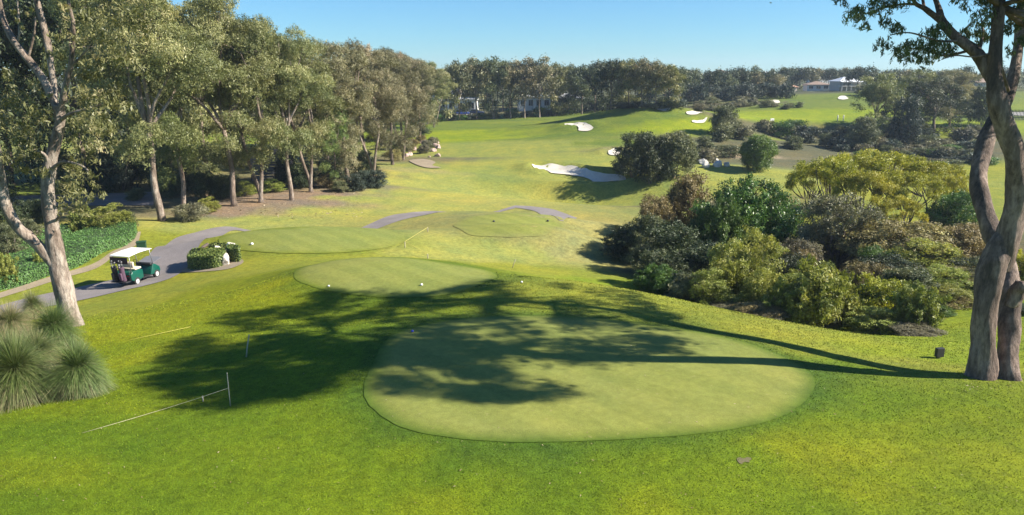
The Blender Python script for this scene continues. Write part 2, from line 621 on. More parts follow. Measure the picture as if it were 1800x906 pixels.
zc('lawn', (1400, 580), (1250, 545), (1150, 520), (1330, 565))
zc('fair', (900, 320), (830, 300), (950, 290), (880, 270), (960, 255), (1050, 280), (1020, 340), (1100, 350), (1000, 320), (850, 255), (1150, 340), (1280, 312))
zc('bright', (790, 245), (780, 235), (1190, 225), (1240, 225), (1400, 206), (1450, 208), (830, 232))
zc('green2', (1000, 240), (1080, 215), (1120, 195), (900, 225), (1070, 250), (1180, 200), (1600, 215), (1690, 210), (1420, 185), (1440, 172), (1360, 190), (1540, 215), (1780, 210))
zc('litter', (480, 352), (430, 365), (560, 342), (380, 375), (520, 345), (610, 330))
zc('litter2', (300, 370), (480, 320), (560, 310), (640, 300), (400, 330), (700, 280), (250, 340), (100, 370), (200, 330))
zc('green2', (760, 226), (830, 210), (890, 207), (950, 203), (1000, 200))
zc('scrub', (800, 199), (870, 198), (940, 194))
zc('dry', (180, 305), (40, 310), (110, 300))
zc('lawn', (200, 530), (280, 500), (120, 545), (330, 480), (60, 560), (0, 500), (260, 450), (40, 470), (300, 440))
zc('green2', (100, 330), (50, 345), (-200, 350))
zc('scrub', (1300, 450), (1400, 420), (1200, 480), (1500, 480), (1400, 530), (1600, 500), (1420, 260), (1500, 270), (1600, 265), (1700, 265), (1700, 450), (1280, 185), (1340, 182), (1240, 190), (1250, 360))
zc('sandy', (1283, 272))
zc('scrub', (1400, 286), (1345, 270), (1300, 255))
zc('fair', (1385, 306), (1420, 312), (1290, 300))
zc('scrub', (1250, 278), (1335, 228), (1310, 220), (1400, 262), (1360, 250), (1240, 262))
zc('fair', (1300, 312), (1340, 312), (1230, 300))
zc('lawn', (1550, 370), (1600, 340), (1500, 390), (1650, 310), (1700, 300))
zc('scrub', (1550, 252), (1650, 255), (1450, 240), (1480, 232))
zc('bright', (1380, 200), (1420, 210), (1460, 205), (1340, 209), (1480, 200), (1440, 198), (1600, 224), (1660, 224), (1700, 216), (1560, 226), (1640, 234), (1700, 230))
zc('green2', (1420, 178), (1460, 182), (1385, 183), (1480, 188))
zc('bright', (1680, 600), (1630, 570), (1575, 585), (1540, 572))
for x, y, c in ((-150, 150, 'litter2'), (-60, 200, 'litter2'), (0, 300, 'hill'), (200, 330, 'hill'), (100, 250, 'hill'), (400, 500, 'hill'), (-300, 500, 'hill'), (0, 1000, 'hill'),
                (900, 1200, 'hill'), (-900, 1200, 'hill'), (300, 220, 'hill'), (-60, 20, 'lush'), (60, 15, 'lush'), (0, -20, 'lush'), (-80, 45, 'green2'), (80, 40, 'lawn')):
    ZPTS.append((x, y, *ZC[c]))
ZPTS = np.array(ZPTS)
_ZW = warp(ZPTS[:, 0], ZPTS[:, 1])
_ZW[:, 1] *= 1.1


def ground_colour(x, y):
    q = warp(np.asarray(x, float).ravel(), np.asarray(y, float).ravel())
    q[:, 1] *= 1.1
    # wobble so that zone edges wander
    q[:, 0] += 0.012 * np.sin(np.ravel(y) * 0.9) + 0.01 * np.sin(np.ravel(x) * 1.7 + 2)
    out = np.empty((len(q), 3))
    for i in range(0, len(q), 20000):
        s = q[i:i + 20000]
        d2 = ((s[:, None] - _ZW[None]) ** 2).sum(-1) + 1e-5
        w = 1 / d2 ** 2.2
        out[i:i + 20000] = (w @ ZPTS[:, 2:]) / w.sum(1, keepdims=True)
    return out


def inside(poly, x, y):
    """points in polygon, vectorised"""
    x = np.asarray(x)
    y = np.asarray(y)
    r = np.zeros(x.shape, bool)
    n = len(poly)
    j = n - 1
    for i in range(n):
        xi, yi = poly[i][0], poly[i][1]
        xj, yj = poly[j][0], poly[j][1]
        c = ((yi > y) != (yj > y)) & (x < (xj - xi) * (y - yi) / (yj - yi + 1e-12) + xi)
        r ^= c
        j = i
    return r


def px_poly(pts, n=10, closed=True):
    g = [p if isinstance(p, Vector) else G(*p) for p in pts]
    return spline([(p.x, p.y) for p in g], n, closed)


def drape(name, poly, mat, off, step, bowl=0.0, label=None, wob=0.0, turf=False):
    """a sheet laid on the ground inside a closed outline"""
    poly = np.array(poly)
    if wob:
        ph = np.arange(len(poly))
        c = poly.mean(0)
        poly = c + (poly - c) * (1 + wob * np.sin(ph * 1.3)[:, None] + wob * np.sin(ph * .47 + 1)[:, None])
    x0, y0 = poly.min(0)
    x1, y1 = poly.max(0)
    gx, gy = np.meshgrid(np.arange(x0, x1, step), np.arange(y0, y1, step))
    gx = gx.ravel()
    gy = gy.ravel()
    ins = inside(poly, gx, gy)
    gx, gy = gx[ins], gy[ins]
    # drop points too near to the outline
    d = np.sqrt(((np.stack([gx, gy], -1)[:, None] - poly[None]) ** 2).sum(-1)).min(1)
    k = d > step * 0.4
    gx, gy, d = gx[k], gy[k], d[k]
    pts = [Vector(p) for p in poly] + [Vector((a, b)) for a, b in zip(gx, gy)]
    n = len(poly)
    res = geometry.delaunay_2d_cdt(pts, [], [list(range(n))], 1, 1e-5)
    vs = np.array([(p.x, p.y) for p in res[0]])
    dd = np.sqrt(((vs[:, None] - poly[None]) ** 2).sum(-1)).min(1)
    z = H(vs[:, 0], vs[:, 1]) + off - bowl * np.clip(dd / 2.0, 0, 1)
    o = mesh_obj(name, np.column_stack([vs, z]), [tuple(f) for f in res[2]], mat, None, True)
    for p in o.data.polygons:
        if p.normal.z < 0:
            p.flip()
    if turf:
        dv = np.sqrt(((vs[:, None] - poly[None]) ** 2).sum(-1)).min(1)
        c = np.ones((len(vs), 4), np.float32)
        wear = .5 + .5 * np.sin(vs[:, 0] * .9 + 1.3 * np.sin(vs[:, 1] * .7)) * np.sin(vs[:, 1] * 1.1 + .5)
        tc = np.array((.182, .206, .044)) * (1 - .16 * wear[:, None]) + np.array((.225, .215, .070)) * .16 * wear[:, None]
        lc = fringe_colour(ground_colour(vs[:, 0], vs[:, 1]), vs[:, 0], vs[:, 1])
        e = np.clip(1 - dv / .5, 0, 1)[:, None] * .9
        c[:, :3] = tc * (1 - e) + lc * e
        a = o.data.attributes.new('col', 'FLOAT_COLOR', 'POINT')
        a.data.foreach_set('color', c.ravel())
    tag(o, label, None, None, 'structure')
    return o


def strip(name, left, right, mat, off, n=10, label=None, across=6):
    """a path laid between two pixel polylines"""
    L = px_poly(left, n, False)
    R = px_poly(right, n, False)
    m = min(len(L), len(R))
    vs, fs = [], []
    for i in range(m):
        for k in range(across + 1):
            p = L[i] * (1 - k / across) + R[i] * k / across
            vs.append((p[0], p[1], float(H(p[0], p[1])) + off))
    for i in range(m - 1):
        for k in range(across):
            a = i * (across + 1) + k
            fs.append((a, a + 1, a + across + 2, a + across + 1))
    o = mesh_obj(name, vs, fs, mat, None, True)
    for p in o.data.polygons:
        if p.normal.z < 0:
            p.flip()
    tag(o, label, None, None, 'structure')
    return o


TEE1 = px_poly([(640, 690), (665, 728), (740, 762), (900, 778), (1100, 773), (1280, 757), (1390, 725), (1432, 675), (1400, 640), (1300, 600), (1150, 572), (980, 556), (820, 560), (700, 585), (655, 640)])
TEE2 = px_poly([(517, 487), (545, 503), (600, 516), (700, 524), (800, 516), (870, 490), (860, 477), (790, 464), (700, 453), (600, 457), (535, 470)])
TEE3 = px_poly([(385, 425), (420, 440), (500, 446), (600, 445), (680, 436), (712, 421), (690, 407), (620, 400), (540, 400), (450, 405), (400, 414)])
TEE4 = px_poly([(797, 397), (820, 411), (870, 417), (920, 417), (970, 408), (992, 395), (975, 383), (930, 376), (870, 376), (820, 383)])



def outline_distance(poly, x, y):
    p = np.stack([x, y], -1)
    a = poly
    b = np.roll(poly, -1, 0)
    best = np.full(len(p), 1e9)
    for i in range(len(a)):
        ab = b[i] - a[i]
        t = np.clip(((p - a[i]) @ ab) / (ab @ ab + 1e-9), 0, 1)
        q = a[i] + t[:, None] * ab
        best = np.minimum(best, ((p - q) ** 2).sum(-1))
    return np.sqrt(best)


def fringe_colour(c, x, y):
    """longer, deeper green turf in an uneven collar round each tee"""
    out = np.array(c, dtype=float)
    for poly, w, k in ((TEE1, .75, .75), (TEE2, 1.1, .6), (TEE3, .8, .28), (TEE4, .9, .18)):
        cx, cy = poly.mean(0)
        R = np.sqrt(((poly - poly.mean(0)) ** 2).sum(-1)).max() + 4
        m = ((x - cx) ** 2 + (y - cy) ** 2) < R * R
        if not m.any():
            continue
        d = outline_distance(poly, x[m], y[m])
        a = np.arctan2(y[m] - cy, x[m] - cx)
        wob = 1 + .45 * np.sin(a * 3 + 1) + .3 * np.sin(a * 7 + 2) + .2 * np.sin(a * 17)
        g = (np.exp(-(d / (w * np.maximum(wob, .25))) ** 2) * k)[:, None]
        out[m] = out[m] * (1 - g) + np.array((.045, .095, .010)) * g
    return out


# bunkers
BK = [
    ([(935, 294), (965, 293), (1005, 295), (1030, 302), (1060, 307), (1100, 314), (1080, 320), (1040, 318), (1000, 308), (955, 303)], 'long white sand bunker across the fairway'),
    ([(985, 221), (1005, 218), (1030, 218), (1050, 225), (1040, 232), (1018, 232), (1016, 225), (1000, 223)], 'hook shaped white sand bunker on the slope'),
    ([(1070, 267), (1082, 265), (1092, 269), (1085, 274), (1072, 273)], 'small sand bunker beside the dark bushes'),
    ([(720, 283), (745, 281), (765, 286), (760, 292), (775, 296), (750, 296), (730, 290)], 'dull sand bunker below the rockery'),
    ([(1203, 199), (1220, 197), (1240, 200), (1225, 204), (1208, 203)], 'pale sand bunker on the far green'),
    ([(1212, 215), (1230, 213), (1246, 211), (1240, 217), (1222, 218)], 'pale sand bunker beside the grey bush'),
    ([(1150, 193), (1165, 192), (1182, 195), (1170, 197)], 'thin sand bunker on the hill crest'),
    ([(1350, 181), (1362, 179), (1374, 181), (1362, 184)], 'small sand bunker on the far fairway'),
    ([(1470, 174), (1482, 172), (1494, 174), (1482, 177)], 'small sand bunker below the verandah house'),
]
BKP = [px_poly(pts, 6) for pts, lab in BK]
BKP = [p if p[:, 1].mean() < 120 else p.mean(0) + (p - p.mean(0)) * .78 for p in BKP]


def sink_bunkers():
    for (pts, lab), P_ in zip(BK, BKP):
        if lab.startswith('dull'):
            continue
        cx, cy = P_.mean(0)
        rr = np.sqrt(((P_ - P_.mean(0)) ** 2).sum(-1)).max() + 6
        m = ((GX - cx) ** 2 + (GY - cy) ** 2) < rr * rr
        x, y = GX[m], GY[m]
        d = outline_distance(P_, x, y)
        ins = inside(P_, x, y)
        k = min(1.0, cy / 90)
        dz = np.where(ins, -np.clip(d / 2.2, 0, 1) * .55 * k, 0)
        dz += np.where(~ins & (y > cy - .5), .55 * k * np.exp(-((d - .6) / 1.6) ** 2), 0)
        GZ[m] += dz


sink_bunkers()


def cut_path():
    """the path runs in a low cutting behind the raised third tee and behind a swell of the fairway"""
    for pts, z, w in (([(410, 407), (450, 408), (500, 408.5), (580, 408), (640, 401)], .22, 1.5), ([(775, 373.5), (800, 374.5), (860, 374.5), (890, 371)], -.45, 2.0)):
        q = spline([on_plane(u, v, z) for u, v in pts], 8)
        m = (np.abs(GX - q[:, 0].mean()) < 14) & (np.abs(GY - q[:, 1].mean()) < 9)
        p = np.stack([GX[m], GY[m]], -1)
        d = np.sqrt(((p[:, None] - q[None]) ** 2).sum(-1)).min(1)
        k = np.clip(1.6 - d / w, 0, 1)
        k = k * k * (3 - 2 * k)
        GZ[m] = GZ[m] * (1 - k) + np.minimum(GZ[m], z) * k


cut_path()


# terrain mesh
def build_terrain():
    me = bpy.data.meshes.new('ground')
    V = np.stack([GX, GY, GZ], -1).reshape(-1, 3)
    idx = np.arange(NA * NB).reshape(NB, NA)
    Q = np.stack([idx[:-1, :-1], idx[:-1, 1:], idx[1:, 1:], idx[1:, :-1]], -1).reshape(-1, 4)
    me.vertices.add(len(V))
    me.vertices.foreach_set('co', V.astype(np.float32).ravel())
    me.loops.add(Q.size)
    me.loops.foreach_set('vertex_index', Q.astype(np.int32).ravel())
    me.polygons.add(len(Q))
    me.polygons.foreach_set('loop_start', np.arange(0, Q.size, 4, dtype=np.int32))
    me.update(calc_edges=True)
    me.polygons.foreach_set('use_smooth', np.ones(len(Q), bool))
    a = me.attributes.new('col', 'FLOAT_COLOR', 'POINT')
    c = np.ones((len(V), 4), np.float32)
    c[:, :3] = ground_colour(V[:, 0], V[:, 1])
    c[:, :3] = fringe_colour(c[:, :3], V[:, 0], V[:, 1])
    a.data.foreach_set('color', c.ravel())
    me.materials.append(M['ground'])
    o = link(bpy.data.objects.new('ground', me))
    tag(o, 'rolling golf course lawn with a raised mound and fairway', None, None, 'structure')
    return o


build_terrain()

drape('tee_ground', TEE1, M['tee'], .014, .3, 0, 'oval mown tee turf under the big tree shadow', .0015, True)
drape('tee_ground', TEE2, M['tee'], .016, .4, 0, 'oval mown tee turf between two white markers', .0015, True)
drape('tee_ground', TEE3, M['tee'], .03, .8, 0, 'oval mown tee turf beside the cart path', .0015, True)
drape('tee_ground', TEE4, M['tee'], .03, .8, 0, 'smallest oval mown tee turf near the fairway', .0015, True)

for (pts, lab), P_ in zip(BK, BKP):
    yy = P_[:, 1].mean()
    drape('sand_bunker_ground', P_, M['sandy'] if lab.startswith('dull') else M['sand'], (.05 + yy * .0005), max(.6, yy * .012), 0, lab)

# paths and strips
def xy(u, v, z):
    return Vector((*on_plane(u, v, z), 0))


strip('cart_path', [(-40, 548), (60, 522), (150, 503), (215, 488), (262, 450), (300, 425), (345, 409), (400, 399), xy(450, 404.5, .25), xy(500, 404.5, .25), xy(580, 404, .2), xy(630, 399, .1), (700, 377), (750, 372), xy(800, 373, -.4), xy(860, 373, -.4), (905, 362)],
      [(-40, 566), (60, 545), (150, 527), (215, 512), (300, 490), (335, 462), (352, 430), (405, 407), xy(455, 412, .25), xy(500, 412.5, .25), xy(580, 411.5, .2), xy(640, 405, .1), (705, 388), (755, 377), xy(800, 376, -.4), xy(860, 376, -.4), (905, 367)],
      M['asphalt'], .03, 12, 'grey asphalt cart path curving past the tees', 8)
strip('cart_path', [(905, 362), (940, 364), (985, 373), (1015, 384)], [(905, 366), (940, 372), (975, 381), (990, 390)], M['asphalt'], .034, 10, 'grey asphalt path end beside the dry bank')
strip('road', [(-60, 346), (100, 343), (180, 341), (270, 338)], [(-60, 366), (100, 363), (180, 362), (270, 362)], M['asphalt'], .03, 8, 'asphalt road passing behind the gum trees')
strip('sandy_path', [(-20, 522), (60, 496), (120, 478), (180, 455), (222, 432), (240, 408)], [(-20, 531), (60, 506), (120, 487), (185, 463), (236, 434), (248, 408)], M['sandy'], .025, 8, 'narrow sandy strip edging the hedge')

# ------------------------------------------------------------------ foliage makers
def unit(v):
    return v / np.maximum(np.linalg.norm(v, axis=-1, keepdims=True), 1e-9)


def leaves(name, clumps, per, size, mat, rng, droop=0.6, out=0.7, shell=(0.5, 1.0), flat=None, tint_bias=0.0, under=0.25, wide=0.32, bunch=16, bspread=0.9):
    """clumps: rows x, y, z, rx, ry, rz. per: leaves for a clump of mean radius 1. Each leaf is a diamond of its own."""
    C, R, T, B = [], [], [], []
    nb = 0
    for c in clumps:
        r = (c[3] * c[4] * c[5]) ** (1 / 3)
        n = max(1, int(per * r * r / bunch))
        C.append(np.repeat(np.array([c[:3]]), n, 0))
        R.append(np.repeat(np.array([c[3:6]]), n, 0))
        T.append(np.full(n, rng.normal(0, .16)))
    C = np.concatenate(C)
    R = np.concatenate(R)
    T = np.concatenate(T)
    k = len(C)
    # where each bunch of leaves hangs
    d = unit(rng.normal(size=(k, 3)))
    low = (d[:, 2] < -0.25) & (rng.random(k) > under)
    d[low, 2] *= -1
    rr = rng.uniform(shell[0] ** 2, shell[1] ** 2, k) ** 0.5
    rr *= 1 + 0.12 * np.sin(d[:, 0] * 7 + C[:, 2] * 3) * np.sin(d[:, 1] * 6 + C[:, 0] * 2)
    stray = rng.random(k) < 0.08
    rr[stray] *= rng.uniform(1.0, 1.3, stray.sum())
    p0 = C + d * R * rr[:, None]
    n0 = unit(unit(d / R) * out + rng.normal(size=(k, 3)) * 0.45)
    t0 = T + rng.normal(0, .13, k)
    # the leaves of each bunch, trailing down (or up) from it
    p = np.repeat(p0, bunch, 0)
    nrm = np.repeat(n0, bunch, 0)
    T = np.repeat(t0, bunch)
    n = len(p)
    bs = size * bspread * np.minimum(1.0, np.repeat(R.mean(1), bunch) * 1.6)
    off = rng.normal(size=(n, 3)) * bs[:, None] * .8
    off[:, 2] = off[:, 2] * .9 - droop * bs * rng.uniform(0, 1.4, n)
    p = p + off
    nrm = unit(nrm + rng.normal(size=(n, 3)) * 0.42)
    ax = rng.normal(size=(n, 3)) * 0.6
    ax[:, 2] -= droop
    ax = ax - nrm * (ax * nrm).sum(-1, keepdims=True)
    ax = unit(ax)
    si = np.cross(nrm, ax)
    L = size * rng.uniform(0.65, 1.35, n)[:, None]
    W = L * wide * rng.uniform(.8, 1.25, n)[:, None]
    V = np.stack([p - ax * L * .5, p + si * W * .5 + nrm * L * .03, p + ax * L * .5, p - si * W * .5 + nrm * L * .03], 1)
    t = np.clip(0.45 + tint_bias + T + rng.normal(0, .13, n), 0, 1)
    return quads_mesh(name, V, mat, t)


def limb_path(rng, a, b, sag=0.0, wig=0.12, n=6):
    a, b = np.array(a, float), np.array(b, float)
    L = np.linalg.norm(b - a)
    out = []
    ph = rng.uniform(0, 6.28, 3)
    for i in range(n):
        t = i / (n - 1)
        p = a + (b - a) * t
        s = math.sin(t * math.pi)
        p = p + np.array([math.sin(t * 5 + ph[0]), math.sin(t * 5 + ph[1]), 0.0]) * wig * L * .25 * s
        p[2] += sag * L * s
        out.append(p)
    return out


PROTO = {}


def gum(kind, seed, leafmat, bark, Ht=16.0, base=0.3, spread=4.6, nlimb=5, ncl=46, per=330, size=0.30, lean=0.0, fork=0.38, rtrunk=0.26, twin=False, clr=(0.9, 1.7), droop=0.75):
    """a eucalypt: bare forking trunk with limbs that end in drooping clumps of leaves"""
    key = (kind, seed)
    if key in PROTO:
        return PROTO[key]
    rng = np.random.default_rng(seed)
    t = MB()
    lx = lean * Ht
    top_fork = np.array([lx * fork, rng.uniform(-.3, .3), Ht * fork])
    ends = []
    starts = [np.zeros(3)]
    if twin:
        starts.append(np.array([.25, .1, 0]))
    forks = []
    for k, st in enumerate(starts):
        tf = top_fork + (np.array([1.6 * (-1) ** k, rng.uniform(-.6, .6), rng.uniform(-.6, .8)]) if twin else 0)
        pts = limb_path(rng, st - np.array([0, 0, .4]), tf, 0, .10, 9)
        rr = [rtrunk * (1.35 if i == 0 else 1.0) * (1 - .38 * i / 8) * (.78 if twin else 1) for i in range(9)]
        t.tube(pts, rr, 9, .10, rng)
        forks.append(tf)
    for k in range(nlimb):
        a = 6.283 * k / nlimb + rng.uniform(-.4, .4)
        tf = forks[k % len(forks)]
        reach = spread * rng.uniform(.45, .85)
        e = np.array([lx * .8 + math.cos(a) * reach, math.sin(a) * reach, Ht * rng.uniform(.62, .88)])
        if k == 0:
            e = np.array([lx, 0, Ht * .93])
        pts = limb_path(rng, tf, e, .05, .16, 7)
        t.tube(pts, np.linspace(rtrunk * .55, rtrunk * .14, 7), 6, .08, rng)
        for q in range(4):
            s = pts[rng.integers(2, 6)]
            b = s + np.array([rng.normal(0, 1.6), rng.normal(0, 1.6), rng.uniform(-.3, 2.0)])
            t.tube(limb_path(rng, s, b, .1, .2, 4), np.linspace(rtrunk * .17, rtrunk * .05, 4), 4)
            ends.append(b)
        ends.append(e)
    # clumps fill a broad crown envelope, denser outside
    cl = []
    for e in ends:
        r = rng.uniform(*clr)
        cl.append((e[0], e[1], e[2], r, r, r * rng.uniform(.6, .9)))
    while len(cl) < ncl:
        h = rng.uniform(base, 1.0)
        w = math.sin(min(1, (h - base) / (1 - base) * 1.15 + .12) * math.pi * .86) ** .6
        a = rng.uniform(0, 6.283)
        q = spread * w * rng.uniform(.45, 1.0)
        r = rng.uniform(*clr) * (.85 if h < base + .2 else 1)
        cl.append((lx * h + math.cos(a) * q, math.sin(a) * q, h * Ht - r * .5, r, r, r * rng.uniform(.65, 1.0)))
    tm = t.build('trunk', BARK[bark], None, True)
    cm = leaves('crown', cl, per, size, LEAF[leafmat], rng, droop)
    PROTO[key] = (tm.data, cm, Ht)
    bpy.data.objects.remove(tm)
    return PROTO[key]


def shrub(kind, seed, leafmat, bark='twig', Ht=4.0, W=4.0, ncl=40, per=1150, size=.16, style='dome', droop=0.1):
    key = (kind, seed)
    if key in PROTO:
        return PROTO[key]
    rng = np.random.default_rng(seed + 777)
    t = MB()
    cl = []
    wide = .36
    if style == 'dome':
        for i in range(ncl):
            h = rng.uniform(.08, .88)
            a = rng.uniform(0, 6.283)
            q = W * .5 * math.sqrt(max(0.02, 1 - (h - .1) ** 2 * 1.15)) * rng.uniform(.35, .92)
            r = W * rng.uniform(.11, .21)
            cl.append((math.cos(a) * q * .9, math.sin(a) * q * .9, h * Ht, r, r, r * .85))
    elif style == 'ball':
        for i in range(ncl):
            d = unit(rng.normal(size=3))
            d[2] = abs(d[2]) if rng.random() < .6 else d[2]
            r = W * .15
            cl.append((d[0] * W * .36, d[1] * W * .36, Ht * .46 + d[2] * Ht * .40, r, r, r))
    elif style == 'upright':
        for i in range(ncl):
            a = rng.uniform(0, 6.283)
            q = W * .45 * rng.uniform(.1, 1)
            h = rng.uniform(.35, 1.0) * (1 - .35 * q / (W * .5))
            r = W * rng.uniform(.06, .1)
            for k in range(3):
                f = h * (1 - k * .28)
                cl.append((math.cos(a) * q * (1 - k * .12), math.sin(a) * q * (1 - k * .12), f * Ht, r, r, Ht * .14))
    elif style == 'umbrella':
        for i in range(ncl):
            a = rng.uniform(0, 6.283)
            q = W * .5 * math.sqrt(rng.random())
            h = .93 - .28 * (q / (W * .5)) ** 2 + rng.uniform(-.1, .05)
            r = W * rng.uniform(.065, .125)
            cl.append((math.cos(a) * q, math.sin(a) * q, h * Ht, r, r, r * .6))
            if i % 2 == 0:
                m = np.array([math.cos(a) * q * .3, math.sin(a) * q * .3, Ht * .35])
                t.tube(limb_path(rng, m, (cl[-1][0], cl[-1][1], cl[-1][2] - .1), -.05, .2, 5), np.linspace(.06, .02, 5), 5)
        for k in range(3):
            a = rng.uniform(0, 6.283)
            t.tube(limb_path(rng, (0, 0, -.2), (math.cos(a) * W * .15, math.sin(a) * W * .15, Ht * .5), 0, .25, 5), np.linspace(.1, .06, 5), 6)
    elif style == 'airy':
        for i in range(ncl):
            a = rng.uniform(0, 6.283)
            h = rng.uniform(.5, 1.0)
            q = W * .5 * math.sqrt(max(.03, 1 - ((h - .6) / .45) ** 2)) * rng.uniform(.4, 1)
            r = W * rng.uniform(.09, .15)
            cl.append((math.cos(a) * q, math.sin(a) * q, h * Ht - r, r, r, r * .8))
            if i % 2 == 0:
                t.tube(limb_path(rng, (math.cos(a) * q * .15, math.sin(a) * q * .15, Ht * .1), cl[-1][:3], 0, .25, 6), np.linspace(.07, .015, 6), 5)
        for k in range(10):
            a = rng.uniform(0, 6.283)
            h = rng.uniform(.15, .5)
            t.tube(limb_path(rng, (0, 0, -.2), (math.cos(a) * W * .3, math.sin(a) * W * .3, Ht * (h + .35)), 0, .25, 6), np.linspace(.08, .02, 6), 5)
    if not t.v:
        for k in range(5):
            a = rng.uniform(0, 6.283)
            t.tube(limb_path(rng, (0, 0, -.2), (math.cos(a) * W * .22, math.sin(a) * W * .22, Ht * .6), 0, .2, 5), np.linspace(.06, .02, 5), 5)
    tm = t.build('stem', BARK[bark], None, True)
    cm = leaves('foliage', cl, per, size, LEAF[leafmat], rng, droop, under=.5, wide=wide)
    PROTO[key] = (tm.data, cm, Ht)
    bpy.data.objects.remove(tm)
    return PROTO[key]


def plant(proto, name, loc, height, sxy, rz, label, cat, group=None, names=('trunk', 'crown'), tilt=0.0):
    o = empty(name, loc, rz, label, cat, group)
    s = height / proto[2]
    o.scale = (s * sxy, s * sxy, s)
    if tilt:
        o.rotation_euler = (0, tilt, rz)
    for nm, me in zip(names, proto[:2]):
        link(bpy.data.objects.new(nm, me), o)
    return o


def hgt(p, u, vt):
    return max(.3, ztop(u, vt, p.y) - p.z)


# prototypes: gums with enough leaves for the near rows, coarser ones for far away
GUMS = {
    'olive_a': lambda: gum('gum', 1, 'olive', 'pale', 16, 0.29, 4.6, 5, 46, 1500, .16, .03),
    'olive_b': lambda: gum('gum', 2, 'olive', 'pale', 16, 0.25, 4.2, 5, 48, 1500, .16, -.04, twin=True),
    'olive_c': lambda: gum('gum', 3, 'olive', 'brown', 16, 0.21, 5.0, 6, 52, 1500, .16, .05),
    'green_a': lambda: gum('gum', 4, 'green', 'pale', 16, 0.19, 4.4, 5, 50, 1500, .16, .02),
    'brown_a': lambda: gum('gum', 5, 'brown', 'brown', 16, 0.19, 4.8, 6, 52, 1500, .16, .03),
    'brown_b': lambda: gum('gum', 6, 'brown', 'pale', 16, 0.23, 4.3, 5, 46, 1500, .16, -.03, twin=True),
    'back_a': lambda: gum('gum', 7, 'olive', 'brown', 16, .08, 5.2, 6, 60, 260, .36, 0),
    'back_b': lambda: gum('gum', 8, 'dark', 'brown', 16, .05, 5.2, 6, 60, 240, .36, 0),
    'far_a': lambda: gum('gum', 9, 'brown', 'pale', 15, .26, 4.4, 5, 44, 120, .60, .02, rtrunk=.24),
    'far_b': lambda: gum('gum', 10, 'grey', 'pale', 15, .22, 4.6, 5, 46, 120, .60, -.03, rtrunk=.24, twin=True),
    'far_c': lambda: gum('gum', 11, 'dark', 'brown', 15, .10, 5.0, 5, 48, 120, .60, 0),
    'far_d': lambda: gum('gum', 12, 'olive', 'brown', 15, .16, 5.0, 5, 48, 120, .60, .02),
    'hill_a': lambda: gum('gum', 13, 'grey', 'brown', 12, .08, 5.0, 4, 34, 50, 1.0, 0),
    'hill_b': lambda: gum('gum', 14, 'brown', 'brown', 12, .12, 4.6, 4, 34, 50, 1.0, 0),
    'hill_c': lambda: gum('gum', 15, 'dark', 'brown', 12, .05, 5.4, 4, 34, 50, 1.0, 0),
}


def tree(kind, u, vb, vt, label, w=1.0, group=None, Y=None, name='gum_tree', cat='tree', tilt=0.0):
    p = GD(u, Y) if Y else G(u, vb)
    pr = GUMS[kind]()
    return plant(pr, name, p, hgt(p, u, vt), w, random.uniform(0, 6.28), label, cat, group, tilt=tilt)


# ------------------------------------------------------------------ the row of gums along the left of the fairway
RG = 'gum trees along the fairway edge'
ROW = [
    ('olive_a', 285, 388, -45, 1.0, 'tallest gum beside the grey shrub, pale bare trunk rising over the hedge end'),
    ('green_a', 322, 366, 10, .85, 'leafy gum with a short white leaning trunk behind the grey shrub'),
    ('olive_c', 413, 362, -5, 1.0, 'olive gum with dark crooked trunk at the bark litter edge'),
    ('olive_b', 457, 356, 28, .95, 'gum with straight brown and white trunk in front of the slatted wall'),
    ('olive_a', 512, 352, 48, .9, 'slender leaning gum just past the slatted wall'),
    ('olive_b', 545, 338, 68, .95, 'gum forking low into two pale trunks'),
    ('green_a', 590, 330, 175, .9, 'short bright green gum in front of browner trees'),
    ('brown_a', 612, 326, 76, 1.0, 'brown gum with steeply leaning trunk above dark shrubs'),
    ('brown_b', 655, 312, 78, .95, 'brown gum standing over the low blue green shrubs'),
    ('brown_a', 690, 290, 88, .95, 'brown gum with two thin pale trunks near the dull bunker'),
    ('brown_b', 708, 282, 92, .9, 'brown gum next to the rockery'),
    ('brown_a', 738, 246, 104, 1.0, 'brown gum behind the pink rockery'),
    ('olive_b', 764, 224, 122, 1.0, 'last gum of the near row with thin white trunks'),
]
for k, u, vb, vt, w, lab in ROW:
    tree(k, u, vb, vt, lab, w, RG)
BACK = [('back_a', 236, 82, -60), ('back_a', 300, 88, -12), ('back_a', 365, 84, -5), ('back_a', 425, 92, 22), ('back_b', 470, 104, 50),
        ('back_a', 492, 96, 58), ('brown_a', 530, 100, 74), ('back_a', 575, 104, 78), ('brown_b', 600, 118, 80), ('brown_a', 640, 112, 84), ('brown_b', 672, 128, 88), ('brown_a', 705, 138, 92),
        ('brown_b', 722, 160, 100), ('olive_c', 752, 175, 112), ('olive_a', 770, 190, 122), ('back_b', 150, 74, -60), ('back_b', 95, 82, -50), ('back_a', 20, 78, -60), ('back_b', -50, 70, -60), 
        ('back_b', 545, 130, 84)]
for i, (k, u, Y, vt) in enumerate(BACK):
    tree(k, u, 0, vt, 'gum tree crowded in behind the front row of gums', random.uniform(.95, 1.15), 'gums behind the front row', Y)

